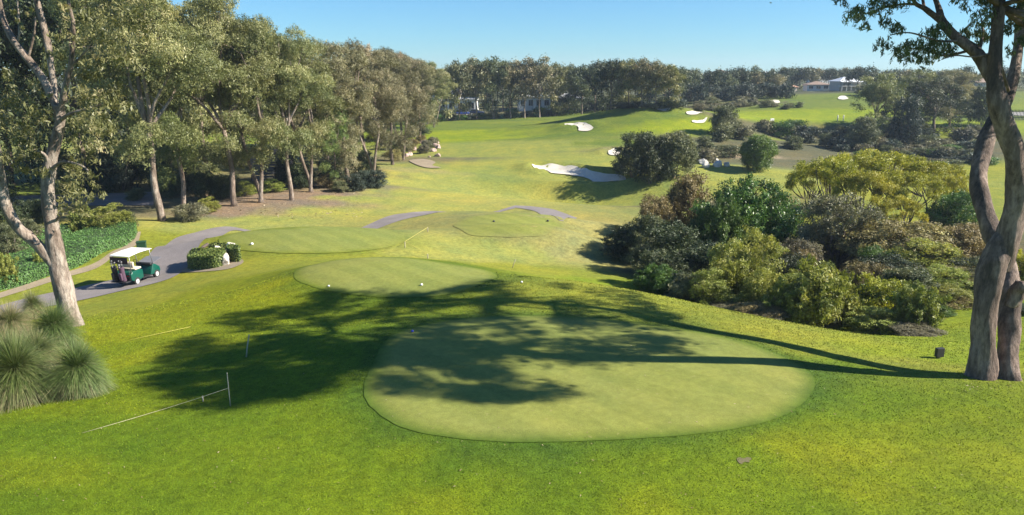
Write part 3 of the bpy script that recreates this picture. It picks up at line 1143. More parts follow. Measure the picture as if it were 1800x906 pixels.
# far row across the end of the fairway
FAR = [('far_d', 786, 213, 120), ('far_b', 808, 212, 110), ('far_a', 838, 211, 106), ('far_b', 868, 210, 103), ('far_a', 897, 209, 110), ('far_a', 922, 208, 106), ('far_a', 948, 207, 104), ('far_d', 975, 204, 110), ('far_b', 998, 200, 116)]
for k, u, vb, vt in FAR:
    tree(k, u, vb, vt, 'gum with pale trunk in the row before the white buildings', .95, 'gums before the white buildings')
for k, u, Y, vt in (('far_c', 855, 226, 110), ('far_c', 885, 215, 112), ('far_b', 825, 240, 112), ('far_c', 938, 240, 110), ('far_c', 963, 242, 114), ('far_a', 795, 240, 116), ('far_b', 912, 226, 112), ('far_c', 990, 218, 120)):
    tree(k, u, 0, vt, 'gum tree among the white buildings behind the far row', 1.0, 'gums among the white buildings', Y)
for k, u, vb, vt in (('far_c', 1022, 201, 116), ('far_c', 1046, 198, 108), ('far_c', 1074, 193, 104), ('far_d', 1104, 190, 103), ('far_a', 1128, 190, 106), ('far_a', 1152, 191, 110), ('far_d', 1176, 190, 113), ('far_b', 1192, 186, 120)):
    tree(k, u, vb, vt, 'dense dark gum on the rise beside the hill green', 1.05, 'dense gums on the rise')
for k, u, Y, vt in (('far_c', 1010, 212, 120), ('far_c', 1058, 210, 108), ('far_d', 1090, 205, 106), ('far_c', 1116, 205, 106), ('far_c', 1142, 206, 112), ('far_c', 1168, 210, 114)):
    tree(k, u, 0, vt, 'dense dark gum on the rise beside the hill green', 1.1, 'dense gums on the rise', Y)
# wooded hillside
rngw = random.Random(3)
for i in range(46):
    u = 1190 + i * 8.2 + rngw.uniform(-6, 6)
    Y = rngw.uniform(225, 250) if i % 2 else rngw.uniform(258, 300)
    vt = (128 if i % 2 else 120) + rngw.uniform(-3, 8) + (8 if 1400 < u < 1500 and i % 2 else 0)
    if 1370 < u < 1505:
        Y = rngw.uniform(305, 330)
        vt = rngw.uniform(117, 126)
    tree(rngw.choice(['hill_a', 'hill_b', 'hill_c', 'hill_c']), u, 0, vt, 'gum tree in the wooded slope below the skyline', rngw.uniform(.9, 1.15), 'gums of the wooded slope', Y)
for i in range(20):
    u = 1580 + i * 16 + rngw.uniform(-6, 6)
    tree(rngw.choice(['hill_a', 'hill_c', 'hill_b']), u, 0, 122 + rngw.uniform(-6, 8), 'gum tree on the skyline beyond the clump of round bushes', 1.0, 'gums beyond the round bushes', rngw.uniform(230, 280))

# ------------------------------------------------------------------ the two large gums that frame the view
def px_r(px, Y, z=8.0):
    return .9 * px / F * (Y * CP - (z - CAMZ) * SP)


def hero_limb(t, joints, Y0, rng, sides=14, jit=.10, n=9):
    """joints: u, v, dY, radius in px"""
    P = [(*AT(u, v, Y0 + dy), px_r(r, Y0 + dy)) for u, v, dy, r in joints]
    S = spline(P, n)
    t.tube([p[:3] for p in S], [max(.012, p[3]) for p in S], int(sides * 1.5), jit, rng)


def hero_right():
    rng = np.random.default_rng(42)
    base = G(1735, 662)
    Y0 = base.y
    root = empty('gum_tree', base, 0, 'big twin trunked gum on the mound whose shadow covers the tee', 'tree')
    t = MB()
    hero_limb(t, [(1724, 676, 0, 38), (1726, 655, 0, 29), (1728, 610, 0, 23), (1730, 560, 0, 22), (1737, 500, .05, 24), (1750, 455, .1, 26), (1764, 420, .1, 19), (1774, 395, .1, 8)], Y0, rng, 20, .08)
    hero_limb(t, [(1772, 684, -.1, 31), (1770, 662, -.1, 24), (1772, 610, .15, 19), (1775, 560, .4, 20), (1775, 515, .75, 20), (1768, 470, 1.1, 19), (1757, 440, 1.4, 18), (1748, 420, 1.6, 16)], Y0, rng, 18, .10)
    hero_limb(t, [(1776, 535, .1, 16), (1788, 512, .0, 14), (1797, 500, -.1, 12), (1799, 496, -.1, 5)], Y0, rng, 12, .15)
    hero_limb(t, [(1766, 465, 1.15, 17), (1756, 438, 1.4, 18), (1742, 405, 1.75, 17), (1726, 355, 2.2, 16), (1720, 305, 2.7, 15), (1733, 250, 3.2, 15), (1752, 205, 3.6, 13), (1774, 165, 4.0, 10.5), (1786, 110, 4.5, 9), (1794, 36, 5.0, 8), (1800, -60, 5.6, 7), (1790, -170, 6.4, 5)], Y0, rng, 16, .08)
    hero_limb(t, [(1756, 475, .1, 18), (1766, 440, .1, 23), (1780, 385, 0, 20), (1788, 330, -.1, 19), (1784, 275, -.2, 18), (1768, 225, -.2, 18), (1754, 180, -.2, 17), (1748, 130, -.1, 13), (1750, 80, 0, 11), (1757, 10, .1, 9), (1762, -80, .3, 8), (1750, -190, .8, 5)], Y0, rng, 16, .08)
    hero_limb(t, [(1752, 150, -.1, 12), (1735, 122, .1, 12), (1716, 93, .3, 10.5), (1678, 64, .6, 8.5), (1656, 36, .8, 7), (1650, 15, 1.0, 5), (1640, -15, 1.3, 4), (1620, -80, 2, 3)], Y0, rng, 12, .08)
    hero_limb(t, [(1658, 40, .8, 6), (1640, 26, .8, 5.5), (1625, 15, .8, 4.5), (1609, 6, .8, 3.5), (1600, -16, .9, 3), (1560, -60, 1.0, 2)], Y0, rng, 8, .08)
    for j in ([(1625, 17, .8, 3), (1622, 0, .9, 2.5), (1615, -30, 1, 2)], [(1612, 8, .8, 2.5), (1585, 8, .8, 2), (1540, 18, .7, 1.2), (1508, 30, .6, .7)],
              [(1708, 88, .4, 3), (1660, 98, .5, 2), (1620, 86, .6, 1.6), (1590, 88, .6, .9)], [(1690, 72, .5, 2.5), (1650, 72, .4, 2), (1600, 58, .3, 1.4), (1565, 62, .3, .8)],
              [(1740, 95, 0, 2.5), (1710, 100, -.2, 1.6), (1680, 98, -.3, 1.2), (1655, 105, -.3, .6)], [(1772, 160, 3.6, 4), (1757, 110, 3.2, 3), (1752, 90, 3.0, 1.5)],
              [(1720, 95, .4, 3), (1728, 60, .6, 2), (1724, 30, .8, 1)]):
        hero_limb(t, j, Y0, rng, 6, .05)
    # the crown above the frame: clumps found along the sun's rays from the shaded ground
    SH = [(240, 662), (330, 600), (400, 560), (480, 535), (560, 514), (700, 512), (830, 492), (905, 483), (1010, 492), (1120, 515), (1180, 560), (1210, 605), (1100, 636), (1000, 632), (900, 640), (950, 690), (850, 718),
          (760, 690), (680, 690), (620, 655), (520, 690), (420, 716), (320, 712), (270, 690)]
    GAPS = [(610, 585, 45, 14), (520, 640, 50, 10), (900, 545, 60, 12), (690, 540, 45, 9), (830, 605, 60, 10), (1000, 590, 70, 10), (960, 620, 60, 12), (640, 655, 40, 14), (1080, 560, 50, 8), (760, 655, 50, 8), (870, 665, 40, 6)]
    cl, cent = [], []
    tries = 0
    while len(cl) < 380 and tries < 12000:
        tries += 1
        u, v = rng.uniform(230, 1220), rng.uniform(480, 720)
        if not bool(inside(SH, np.array([u]), np.array([v]))[0]):
            continue
        if any(((u - a) / b) ** 2 + ((v - c) / d) ** 2 < 1 for a, c, b, d in GAPS) and rng.random() < .88:
            continue
        if u > 850 and v > 560 and rng.random() < .3:
            continue
        g = G(u, v)
        for _ in range(20):
            hh = rng.uniform(5.5, 16.5)
            p = Vector(g) + sd * (hh / sd.z)
            if 5.0 < p.x < 22 and (p.z > 13.9 + (p.y - 20) * .10 + .5 or p.x > .72 * (p.y + 1.5)):
                break
        else:
            continue
        r = rng.uniform(.38, .78)
        cl.append((p.x, p.y, p.z, r, r, r * .7))
        cent.append(p)
    tops = [AT(1757, 10, Y0 + .1), AT(1762, -80, Y0 + .3), AT(1750, -190, Y0 + .8), AT(1794, 36, Y0 + 4.9), AT(1800, -60, Y0 + 5.6), AT(1790, -170, Y0 + 6.4), AT(1620, -80, Y0 + 2)]
    for i in range(0, len(cent), 5):
        a = min(tops, key=lambda q: (q - cent[i]).length)
        L = (a - cent[i]).length
        t.tube(limb_path(rng, a, cent[i], .04, .15, 6), np.linspace(min(.09, .012 * L + .03), .015, 6), 5)
    # the sprays hanging into the frame
    spr = [(1510, 30, 20), (1498, 18, 14), (1540, 12, 22), (1575, 5, 18), (1520, 45, 10), (1560, 40, 13), (1568, 52, 16), (1553, 80, 16), (1580, 88, 18), (1602, 80, 18), (1640, 66, 24), (1652, 50, 18), (1632, 88, 20), (1660, 85, 17), (1675, 88, 13),
           (1612, 100, 14), (1590, 102, 12), (1625, 108, 12), (1700, 60, 12), (1715, 50, 20), (1732, 28, 22), (1728, 68, 18), (1742, 60, 14), (1700, -4, 22), (1772, 50, 16), (1790, 35, 18), (1775, 90, 10), (1790, 5, 20), (1735, 5, 18), (1645, 100, 10),
           (1480, -5, 14), (1600, -12, 16), (1640, -20, 16), (1550, -8, 14), (1800, 70, 14), (1760, 110, 8)]
    for u, v, r in spr:
        dy = .6 + rng.uniform(-.7, .7)
        p = AT(u, v, Y0 + dy)
        rr = px_r(r, Y0)
        cl.append((p.x, p.y, p.z, rr * 1.15, rr * 1.1, rr * .85))
    o = t.build('trunk', BARK['red'], None, True)
    o.parent = root
    o.matrix_parent_inverse = Matrix.Translation(-base)
    hi = [c for c in cl if len(cl) and c in cl[:len(cent)]]
    me = leaves('crown', hi, 700, .19, LEAF['hero'], rng, .9, .5, (.2, 1.0), under=.6, wide=.30)
    o = link(bpy.data.objects.new('crown', me), root)
    o.matrix_parent_inverse = Matrix.Translation(-base)
    me = leaves('leaf_spray', cl[len(cent):], 3800, .14, LEAF['hero'], rng, 1.2, .35, (.15, 1.1), under=.8, wide=.2, bunch=9, bspread=.75)
    o = link(bpy.data.objects.new('leaf_spray', me), root)
    o.matrix_parent_inverse = Matrix.Translation(-base)


def hero_left():
    rng = np.random.default_rng(7)
    base = G(125, 574)
    Y0 = base.y
    root = empty('gum_tree', base, 0, 'pale trunked gum beside the grass trees with a low leaning limb', 'tree')
    t = MB()
    hero_limb(t, [(128, 592, 0, 27), (126, 574, 0, 22), (117, 530, 0, 18.5), (105, 480, 0, 17.5), (97, 440, 0, 16), (90, 390, 0, 13), (84, 335, 0, 12), (88, 290, .1, 11.5), (98, 250, .1, 10), (105, 215, .1, 9), (104, 185, .1, 9)], Y0, rng, 18, .08)
    hero_limb(t, [(106, 490, 0, 11), (92, 462, -.1, 11), (72, 437, -.2, 10.5), (48, 415, -.3, 10.5), (28, 395, -.4, 10), (10, 360, -.5, 10), (2, 320, -.6, 9), (-6, 270, -.8, 8), (-20, 200, -1, 7), (-40, 90, -1.3, 5)], Y0, rng, 14, .10)
    hero_limb(t, [(104, 200, .1, 8), (92, 172, .2, 7.5), (75, 138, .3, 7), (47, 102, .5, 6.5), (22, 69, .6, 6), (6, 35, .8, 5), (0, 0, 1, 4.5), (-4, -60, 1.3, 3)], Y0, rng, 10, .08)
    hero_limb(t, [(105, 200, .1, 6), (113, 160, -.1, 5), (123, 120, -.3, 4.5), (128, 80, -.4, 4), (128, 40, -.5, 3.5), (120, 0, -.6, 3), (118, -60, -.8, 2)], Y0, rng, 9, .08)
    hero_limb(t, [(98, 172, .3, 5), (92, 130, .5, 5.5), (84, 80, .6, 6), (76, 45, .7, 6), (64, 0, .8, 5.5), (50, -70, 1, 4)], Y0, rng, 9, .08)
    for j in ([(124, 118, -.3, 2.5), (140, 102, -.4, 2), (155, 85, -.5, 1.5), (170, 60, -.6, .8)], [(30, 80, .6, 2), (34, 50, .6, 1.8), (30, 0, .7, 1.5)], [(50, 100, .5, 2.4), (60, 60, .5, 2), (62, 30, .5, 1.4)], [(108, 210, 0, 4), (125, 200, -.3, 3), (160, 190, -.6, 2), (190, 180, -.8, 1)],
              [(86, 290, 0, 4), (78, 272, -.2, 3), (55, 262, -.5, 2), (30, 255, -.7, 1)], [(88, 300, .1, 4), (110, 285, -.2, 3), (140, 290, -.4, 2), (155, 300, -.5, 1.2)], [(92, 395, 0, 3), (112, 372, -.3, 2.5), (135, 350, -.5, 1.5)]):
        hero_limb(t, j, Y0, rng, 6, .06)
    cl = []
    spec = [(140, 285, 30), (152, 315, 30), (135, 340, 28), (160, 345, 24), (125, 372, 22), (150, 372, 20), (118, 310, 18), (62, 270, 28), (32, 245, 30), (70, 300, 20), (40, 285, 24), (15, 265, 24), (95, 240, 16), (150, 215, 36), (190, 212, 32), (170, 170, 36), (135, 175, 26),
            (140, 130, 28), (200, 160, 28), (180, 70, 38), (150, 35, 32), (215, 105, 32), (200, 25, 38), (105, 40, 20), (60, 195, 32), (22, 185, 32), (40, 225, 24), (120, 220, 18), (105, 100, 20), (60, 150, 18), (225, 195, 22), (165, 250, 26), (130, 245, 20), (185, 255, 20), (15, 130, 22), (80, 165, 16),
            (-30, 150, 36), (-30, 230, 36), (-40, 60, 40), (0, -40, 40), (60, -50, 36), (120, -40, 36), (180, -40, 38), (230, -20, 34), (240, 50, 30), (160, 100, 26), (35, 40, 9), (22, 20, 8), (50, 25, 8), (8, 200, 22), (55, 240, 20), (125, 60, 16), (128, 20, 18), (80, 95, 12)]
    for u, v, r in spec:
        for k in range(3):
            p = AT(u + rng.normal(0, r * .4), v + rng.normal(0, r * .35), Y0 + rng.uniform(-1.6, 1.6))
            rr = px_r(r, Y0) * rng.uniform(.5, .8)
            cl.append((p.x, p.y, p.z, rr, rr, rr * .8))
    o = t.build('trunk', BARK['pale'], None, True)
    o.parent = root
    o.matrix_parent_inverse = Matrix.Translation(-base)
    me = leaves('crown', cl, 900, .19, LEAF['olive'], rng, .9, .6, (.3, 1.05), under=.5, wide=.27)
    o = link(bpy.data.objects.new('crown', me), root)
    o.matrix_parent_inverse = Matrix.Translation(-base)


hero_right()
hero_left()

# ------------------------------------------------------------------ grass trees by the pale trunk
def grass_tree(loc, R, label, dead=0.25, n=2600, seed=1, core_z=.55):
    n = int(n * 2.6)
    rng = np.random.default_rng(seed)
    root = empty('grass_tree', loc, 0, label, 'grass tree', 'grass trees below the pale gum')
    c = np.array([0, 0, R * core_z])
    th = rng.uniform(0, 6.283, n)
    el = np.arcsin(np.clip(rng.uniform(-.75, 1.0, n), -1, 1))
    d0 = np.stack([np.cos(th) * np.cos(el), np.sin(th) * np.cos(el), np.sin(el)], -1)
    L = R * rng.uniform(.6, 1.2, n) * (1 + .12 * np.sin(th * 3 + seed))
    droop = rng.uniform(.2, .8, n) * np.cos(el) * (1 + .5 * np.sin(th * 2 + seed))
    side = unit(np.cross(d0, np.array([0, 0, 1.0]) + rng.normal(0, .25, (n, 3))))
    w = .0026 + rng.random(n) * .003
    seg = 4
    pts = []
    for k in range(seg + 1):
        s = k / seg
        p = c + d0 * (L * s)[:, None]
        p[:, 2] -= L * droop * s * s
        p[:, 2] = np.maximum(p[:, 2], .02)
        pts.append(p)
    V, tint = [], []
    old = el < -.12
    for k in range(seg):
        w0 = (w * (1 - k / seg * .6))[:, None]
        w1 = (w * (1 - (k + 1) / seg * .6))[:, None]
        V.append(np.stack([pts[k] - side * w0, pts[k] + side * w0, pts[k + 1] + side * w1, pts[k + 1] - side * w1], 1))
        tint.append(np.clip(rng.normal(.22, .10, n) + np.where(old, .45 * rng.random(n), 0) + dead * (k / seg) + np.where(rng.random(n) < dead * .5, .3, 0), 0, 1))
    me = quads_mesh('needles', np.concatenate(V), LEAF['needle'], np.concatenate(tint))
    link(bpy.data.objects.new('needles', me), root)
    t = MB()
    t.tube([(0, 0, -.15), (0, 0, R * core_z * .6), (0, 0, R * core_z)], [R * .16, R * .14, R * .08], 10, .1, rng)
    t.build('stem', BARK['dark'], root, True)
    return root


def gt(u, vb, rpx, label, seed, **k):
    p = G(u, vb)
    grass_tree(p, rpx / F * p.y, label, seed=seed, **k)


gt(36, 704, 78, 'largest grass tree with a green heart at the photo edge', 1, n=4200, dead=.22, core_z=.8)
gt(142, 690, 57, 'rounded grass tree standing by the dark hollow', 2, n=3800, dead=.22, core_z=.85)
gt(100, 612, 52, 'bright green grass tree against the pale trunk foot', 3, n=2600, dead=.15, core_z=.8)
gt(24, 604, 48, 'dry straw coloured grass tree behind the largest one', 4, n=2600, dead=.75, core_z=.8)
gt(70, 650, 50, 'straggly half dry grass tree in the middle of the clump', 5, n=2400, dead=.5, core_z=.7)
gt(62, 560, 30, 'small dark topped grass tree next to the path', 6, n=1400, dead=.5, core_z=.9)

# ------------------------------------------------------------------ shrubs
SHR = {
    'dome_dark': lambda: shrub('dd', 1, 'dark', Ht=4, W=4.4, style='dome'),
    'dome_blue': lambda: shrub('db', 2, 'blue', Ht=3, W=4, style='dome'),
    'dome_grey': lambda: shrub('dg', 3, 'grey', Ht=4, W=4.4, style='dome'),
    'dome_rust': lambda: shrub('dr', 4, 'rust', Ht=4, W=5, style='dome', ncl=34),
    'dome_lime': lambda: shrub('dl', 5, 'lime', Ht=4.5, W=3.8, style='dome', ncl=34),
    'dome_mauve': lambda: shrub('dm', 6, 'mauve', Ht=2.5, W=4, style='dome', per=1000),
    'dome_yellow': lambda: shrub('dy', 7, 'yellow', Ht=3, W=3.2, style='dome'),
    'dome_con': lambda: shrub('dc', 8, 'conifer', Ht=4, W=5, style='dome', ncl=40),
    'ball_con': lambda: shrub('bc', 9, 'conifer', Ht=4.6, W=5, style='ball', ncl=90, per=1300),
    'ball_grey': lambda: shrub('bg', 10, 'grey', Ht=4.2, W=5, style='ball', ncl=90, per=1300),
    'up_con': lambda: shrub('uc', 11, 'conifer', Ht=4.6, W=6, style='upright', ncl=60, per=1500, droop=-.9, size=.16),
    'up_lime': lambda: shrub('ul', 12, 'lime', Ht=3, W=3.6, style='upright', ncl=46, per=1500, droop=-1.1, size=.17),
    'umb': lambda: shrub('um', 13, 'yellow', 'dark', Ht=5.5, W=7, style='umbrella', ncl=34, per=1700),
    'airy': lambda: shrub('ai', 14, 'mauve', Ht=5.5, W=5.6, style='airy', ncl=70, per=800),
    'airy_rust': lambda: shrub('ar', 15, 'rust', Ht=4.2, W=6, style='airy', ncl=90, per=900),
    'far_grey': lambda: shrub('fg', 16, 'grey', Ht=3, W=4, style='dome', per=230, size=.3),
    'far_mauve': lambda: shrub('fm', 17, 'mauve', Ht=2.2, W=4.4, style='dome', per=230, size=.3),
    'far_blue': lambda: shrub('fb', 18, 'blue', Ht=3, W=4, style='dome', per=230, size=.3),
    'far_green': lambda: shrub('fn', 19, 'conifer', Ht=2.6, W=4, style='dome', per=230, size=.3),
}
SW = {'dd': 4.4, 'db': 4, 'dg': 4.4, 'dr': 5, 'dl': 3.8, 'dm': 4, 'dy': 3.2, 'dc': 5, 'bc': 5, 'bg': 5, 'uc': 6, 'ul': 3.6, 'um': 7, 'ai': 5.6, 'ar': 6, 'fg': 4, 'fm': 4.4, 'fb': 4, 'fn': 4}


def bush(kind, u, base, vt, wpx, label, group=None, name='shrub', cat='shrub'):
    """base: photo row of the foot (tuple ('Y', metres) when the foot is hidden)"""
    p = GD(u, base[1]) if isinstance(base, tuple) else G(u, base)
    pr = SHR[kind]()
    W = SW[[k[0] for k, v in PROTO.items() if v is pr][0]]
    h = hgt(p, u, vt)
    f = p.y * CP - (p.z + h / 2 - CAMZ) * SP
    sxy = (wpx / F * f) / (W * h / pr[2])
    return plant(pr, name, p, h, sxy, random.uniform(0, 6.28), label, cat, group, ('stem', 'foliage'))


def Yd(y):
    return ('Y', y)


# the thicket in the hollow
bush('dome_rust', 1198, Yd(57), 305, 105, 'rusty brown shrub at the top of the thicket')
bush('dome_rust', 1150, Yd(54), 345, 80, 'dull brown shrub on the fairway corner of the thicket')
bush('up_con', 1310, Yd(52), 318, 205, 'deep green shrub with upright tips, highest in the thicket', name='conifer_shrub')
bush('up_con', 1262, Yd(49), 350, 110, 'deep green shrub between the rusty and the upright ones', name='conifer_shrub')
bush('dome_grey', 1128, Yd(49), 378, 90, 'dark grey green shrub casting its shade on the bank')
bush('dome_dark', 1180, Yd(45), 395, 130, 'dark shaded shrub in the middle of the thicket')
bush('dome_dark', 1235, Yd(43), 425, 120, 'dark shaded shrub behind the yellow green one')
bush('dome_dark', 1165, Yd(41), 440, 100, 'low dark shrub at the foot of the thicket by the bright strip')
bush('dome_grey', 1205, Yd(37), 480, 90, 'grey tipped low shrub on the edge of the mound')
bush('dome_lime', 1325, Yd(39), 398, 105, 'tall light green shrub with yellowish top')
bush('dome_lime', 1270, Yd(38), 418, 90, 'light green shrub beside the taller yellowish one')
bush('dome_lime', 1345, Yd(35), 470, 90, 'light green shrub lower down toward the mound edge')
bush('airy', 1468, Yd(48), 338, 150, 'mauve grey shrub with bare fan of stems', name='small_tree', cat='small tree')
bush('dome_dark', 1425, Yd(52), 400, 110, 'dark shrub behind the fan of bare stems')
bush('airy_rust', 1575, Yd(46), 385, 200, 'wide reddish brown shrub below the umbrella wattles')
bush('dome_rust', 1640, Yd(43), 420, 130, 'reddish brown shrub next to the big trunk')
bush('dome_dark', 1560, Yd(40), 455, 140, 'dark shrub under the reddish brown one')
bush('dome_yellow', 1535, Yd(34), 485, 95, 'yellow green shrub standing alone in front of the dark ones')
bush('dome_grey', 1600, Yd(37), 470, 110, 'grey green shrub between yellow green and brown ones')
bush('up_lime', 1428, Yd(33), 462, 150, 'feathery light green shrub with slanting shoots')
bush('up_lime', 1380, Yd(33.5), 495, 110, 'small feathery shrub at the mound edge')
bush('up_lime', 1612, Yd(31.5), 500, 90, 'feathery shrub with one long green shoot near the small dark box')
bush('dome_mauve', 1615, Yd(30), 580, 95, 'low dead looking mauve brush above the bright grass')
bush('dome_mauve', 1350, Yd(32.5), 545, 70, 'low grey mauve brush against the mound edge')
bush('dome_dark', 1500, Yd(38), 520, 70, 'dark shaded shrub behind the feathery one')
bush('dome_dark', 1395, Yd(41), 450, 100, 'dark shaded shrub beside the bare stems')
bush('dome_grey', 1690, Yd(47), 400, 110, 'grey green shrub seen beside the leaning limb')
bush('dome_con', 1672, Yd(60), 338, 110, 'round deep green shrub close to the leaning limb')
bush('dome_dark', 1700, Yd(40), 455, 90, 'dark shrub just behind the big trunk')
bush('dome_yellow', 1800, Yd(38), 440, 110, 'yellow green shrub past the big trunk')
bush('dome_dark', 1815, Yd(33), 545, 90, 'dark shrub low behind the second trunk')
bush('dome_grey', 1500, Yd(55), 395, 100, 'grey shrub between the bare stems and the reddish one')
bush('airy', 1400, Yd(45), 420, 90, 'thin mauve shrub with bare stems inside the thicket')
for i, (u, Y, vt, w) in enumerate([(1450, 66, 274, 130), (1545, 72, 264, 150), (1632, 70, 282, 110), (1592, 62, 300, 110), (1512, 62, 298, 100), (1420, 70, 288, 80), (1575, 55, 345, 80), (1490, 74, 270, 110), (1660, 64, 305, 70)]):
    bush('umb', u, Yd(Y), vt, w, ['yellow green wattle with flat top at the grey tree side', 'broadest yellow green wattle, tallest of the flat tops', 'yellow green wattle nearest the leaning limb', 'yellow green wattle in front of the broadest one',
         'yellow green wattle with thin bare legs over the mauve shrub', 'small yellow green wattle at the sandy patch end', 'small low wattle with a dark leaning stem', 'yellow green wattle between two flat tops', 'small wattle on the slope by the round shrub'][i], 'flat topped wattles', name='wattle_tree', cat='tree')
rf2 = random.Random(21)
for Y, u0, u1, st, va, vb in ((50, 1105, 1720, 46, 385, 425), (44, 1130, 1720, 44, 425, 460), (39, 1165, 1720, 44, 460, 492), (35.5, 1225, 1700, 44, 492, 520), (33, 1290, 1640, 46, 530, 552)):
    u = u0
    while u < u1:
        left = u < 1270  # side away from the sun, its shade painted in by darker leaf kinds
        if 1430 < u < 1510 and 34 < Y < 47:
            u += st
            continue
        k = rf2.choice(['dome_dark', 'dome_dark', 'dome_grey', 'up_con']) if left else rf2.choice(['dome_con', 'dome_lime', 'dome_rust', 'airy_rust', 'dome_grey', 'dome_lime', 'up_lime', 'up_lime', 'dome_yellow', 'airy'])
        bush(k, u + rf2.uniform(-14, 14), Yd(Y + rf2.uniform(-1.5, 1.5)), rf2.uniform(va, vb), rf2.uniform(70, 110) * (44 / Y) ** .5, 'shrub packed among others inside the thicket', 'shrubs inside the thicket')
        u += st
bush('dome_lime', 1625, Yd(42), 418, 140, 'tall olive shrub in front of the reddish brown one')
bush('airy_rust', 1692, Yd(45), 392, 130, 'reddish tangled shrub reaching up beside the leaning limb')
bush('dome_rust', 1535, Yd(47), 402, 130, 'warm brown shrub between the bare stems and the wide reddish one')
bush('dome_lime', 1452, Yd(36), 478, 100, 'olive shrub at the foot of the bare stems')
bush('dome_lime', 1590, Yd(33.5), 505, 90, 'pale olive shrub beside the lone yellow green one')
bush('dome_lime', 1668, Yd(36), 500, 90, 'olive shrub filling the gap next to the twin trunks')
bush('airy_rust', 1690, Yd(39), 470, 110, 'brown tangled shrub just past the bright grass by the twin trunks')
bush('dome_con', 1650, Yd(34.5), 540, 70, 'low green shrub over the bright grass near the dark box')
bush('up_lime', 1480, Yd(34), 505, 90, 'feathery shrub with pale shoots below the bare stems')
bush('dome_lime', 1240, Yd(36), 470, 80, 'olive shrub on the mound edge next to the dark ones')
# fairway side trees
bush('dome_dark', 1112, 312, 231, 84, 'dark dense round tree beside the long bunker', name='bushy_tree', cat='tree')
bush('dome_dark', 1142, Yd(88), 234, 70, 'dark dense tree filling between two round ones', name='bushy_tree', cat='tree')
bush('ball_grey', 1184, 311, 234, 82, 'grey green round tree beside the dark dense one', name='bushy_tree', cat='tree')
bush('ball_con', 1331, 299, 238, 66, 'single ball shaped green shrub on the sandy patch')
bush('dome_grey', 1278, 240, 185, 66, 'grey bushy tree beyond the sandy patch', name='bushy_tree', cat='tree')
bush('far_grey', 1270, 248, 218, 50, 'low grey shrub at the foot of the bushy tree')
bush('far_mauve', 1305, 245, 222, 46, 'low mauve shrub at the sandy patch')
bush('far_mauve', 1345, 232, 212, 40, 'mauve shrub next to the far fairway edge')
bush('far_green', 1370, 240, 216, 46, 'green creeping shrub on the gully lip')
bush('far_green', 1400, 228, 212, 44, 'green creeping shrub at the gully lip, nearer the grey tree')
bush('far_grey', 1240, 262, 240, 40, 'grey shrub behind the round grey green tree')
bush('far_grey', 1275, 275, 256, 60, 'flat grey shrub by the white rocks')
bush('far_mauve', 1240, 285, 262, 50, 'mauve shrub between the rocks and the round tree')
tree('back_a', 1535, 246, 128, 'tall brownish bushy tree with skirts to the ground', 1.2, None, None, 'bushy_tree')
bush('dome_grey', 1510, 262, 205, 70, 'grey shrub leaning out of the gully below the tall bushy tree')
tree('back_a', 1605, 0, 122, 'olive bushy tree behind the dark rounded clump', 1.3, None, 152, 'bushy_tree')
tree('brown_a', 1668, 0, 122, 'dark bushy tree with rusty top in the rounded clump', 1.4, None, 148, 'bushy_tree')
tree('back_b', 1640, 0, 134, 'dark body of the rounded clump below the rusty top', 1.6, None, 142, 'bushy_tree')
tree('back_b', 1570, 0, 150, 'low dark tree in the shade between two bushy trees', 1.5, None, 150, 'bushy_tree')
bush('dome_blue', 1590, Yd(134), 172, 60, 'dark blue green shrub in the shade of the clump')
bush('ball_grey', 1650, 203, 178, 40, 'small round grey shrub at the clump foot')
bush('ball_grey', 1682, 201, 172, 42, 'small round grey shrub at the clump end')
bush('dome_dark', 1725, Yd(150), 150, 60, 'dark shrub beyond the path by the fence')
bush('dome_grey', 1700, Yd(165), 165, 40, 'low grey shrub before the far fence')
# gully scrub and heath: small and alike
rs = random.Random(9)
for i in range(60):
    u = rs.uniform(1385, 1730)
    v = rs.uniform(238, 288) if u > 1500 else rs.uniform(232, 268)
    k = rs.choice(['far_blue', 'far_grey', 'far_mauve', 'far_grey', 'far_blue'])
    bush(k, u, v, v - rs.uniform(10, 24), rs.uniform(24, 48), 'scrubby grey shrub growing in the gully', 'gully scrub')
for i in range(46):
    u = rs.uniform(1188, 1420)
    v = 186 + rs.uniform(-12, 12) - (u - 1188) * .012
    if u > 1300:
        v = rs.uniform(174, 192)
    if abs(u - 1362) < 22 and v < 186:
        continue
    bush(rs.choice(['far_grey', 'far_mauve', 'far_mauve']), u, v, v - rs.uniform(7, 14), rs.uniform(16, 34), 'grey heath shrub on the bank between the far greens', 'heath on the far bank')
for i in range(26):
    u = rs.uniform(1500, 1740)
    v = rs.uniform(262, 300)
    bush(rs.choice(['far_grey', 'far_green', 'far_mauve']), u, v, v - rs.uniform(8, 18), rs.uniform(26, 50), 'low scrub on the valley floor past the wattles', 'low scrub past the wattles')
for i in range(16):
    u = 765 + i * 15.5 + rs.uniform(-5, 5)
    bush(rs.choice(['far_grey', 'far_green', 'far_blue']), u, 214 - i * .8, 203 - i * .8 + rs.uniform(-4, 3), rs.uniform(18, 32), 'low shrub under the far row of gums', 'low shrubs under the far row')
for i in range(14):
    u = 1010 + i * 14
    bush('far_blue', u, 198 - min(i, 6) * 1.4, 176 + rs.uniform(-6, 5), rs.uniform(28, 40), 'dark shrub filling the foot of the dense gums', 'shrubs under the dense gums')
for i in range(22):
    u = 1195 + i * 17
    bush('far_blue' if u < 1330 else rs.choice(['far_grey', 'far_blue']), u, Yd(214 + rs.uniform(-6, 8)), 146 + rs.uniform(-6, 8), rs.uniform(26, 40), 'dark shrub along the foot of the wooded slope', 'shrubs below the wooded slope') if not (1385 < u < 1505) else None
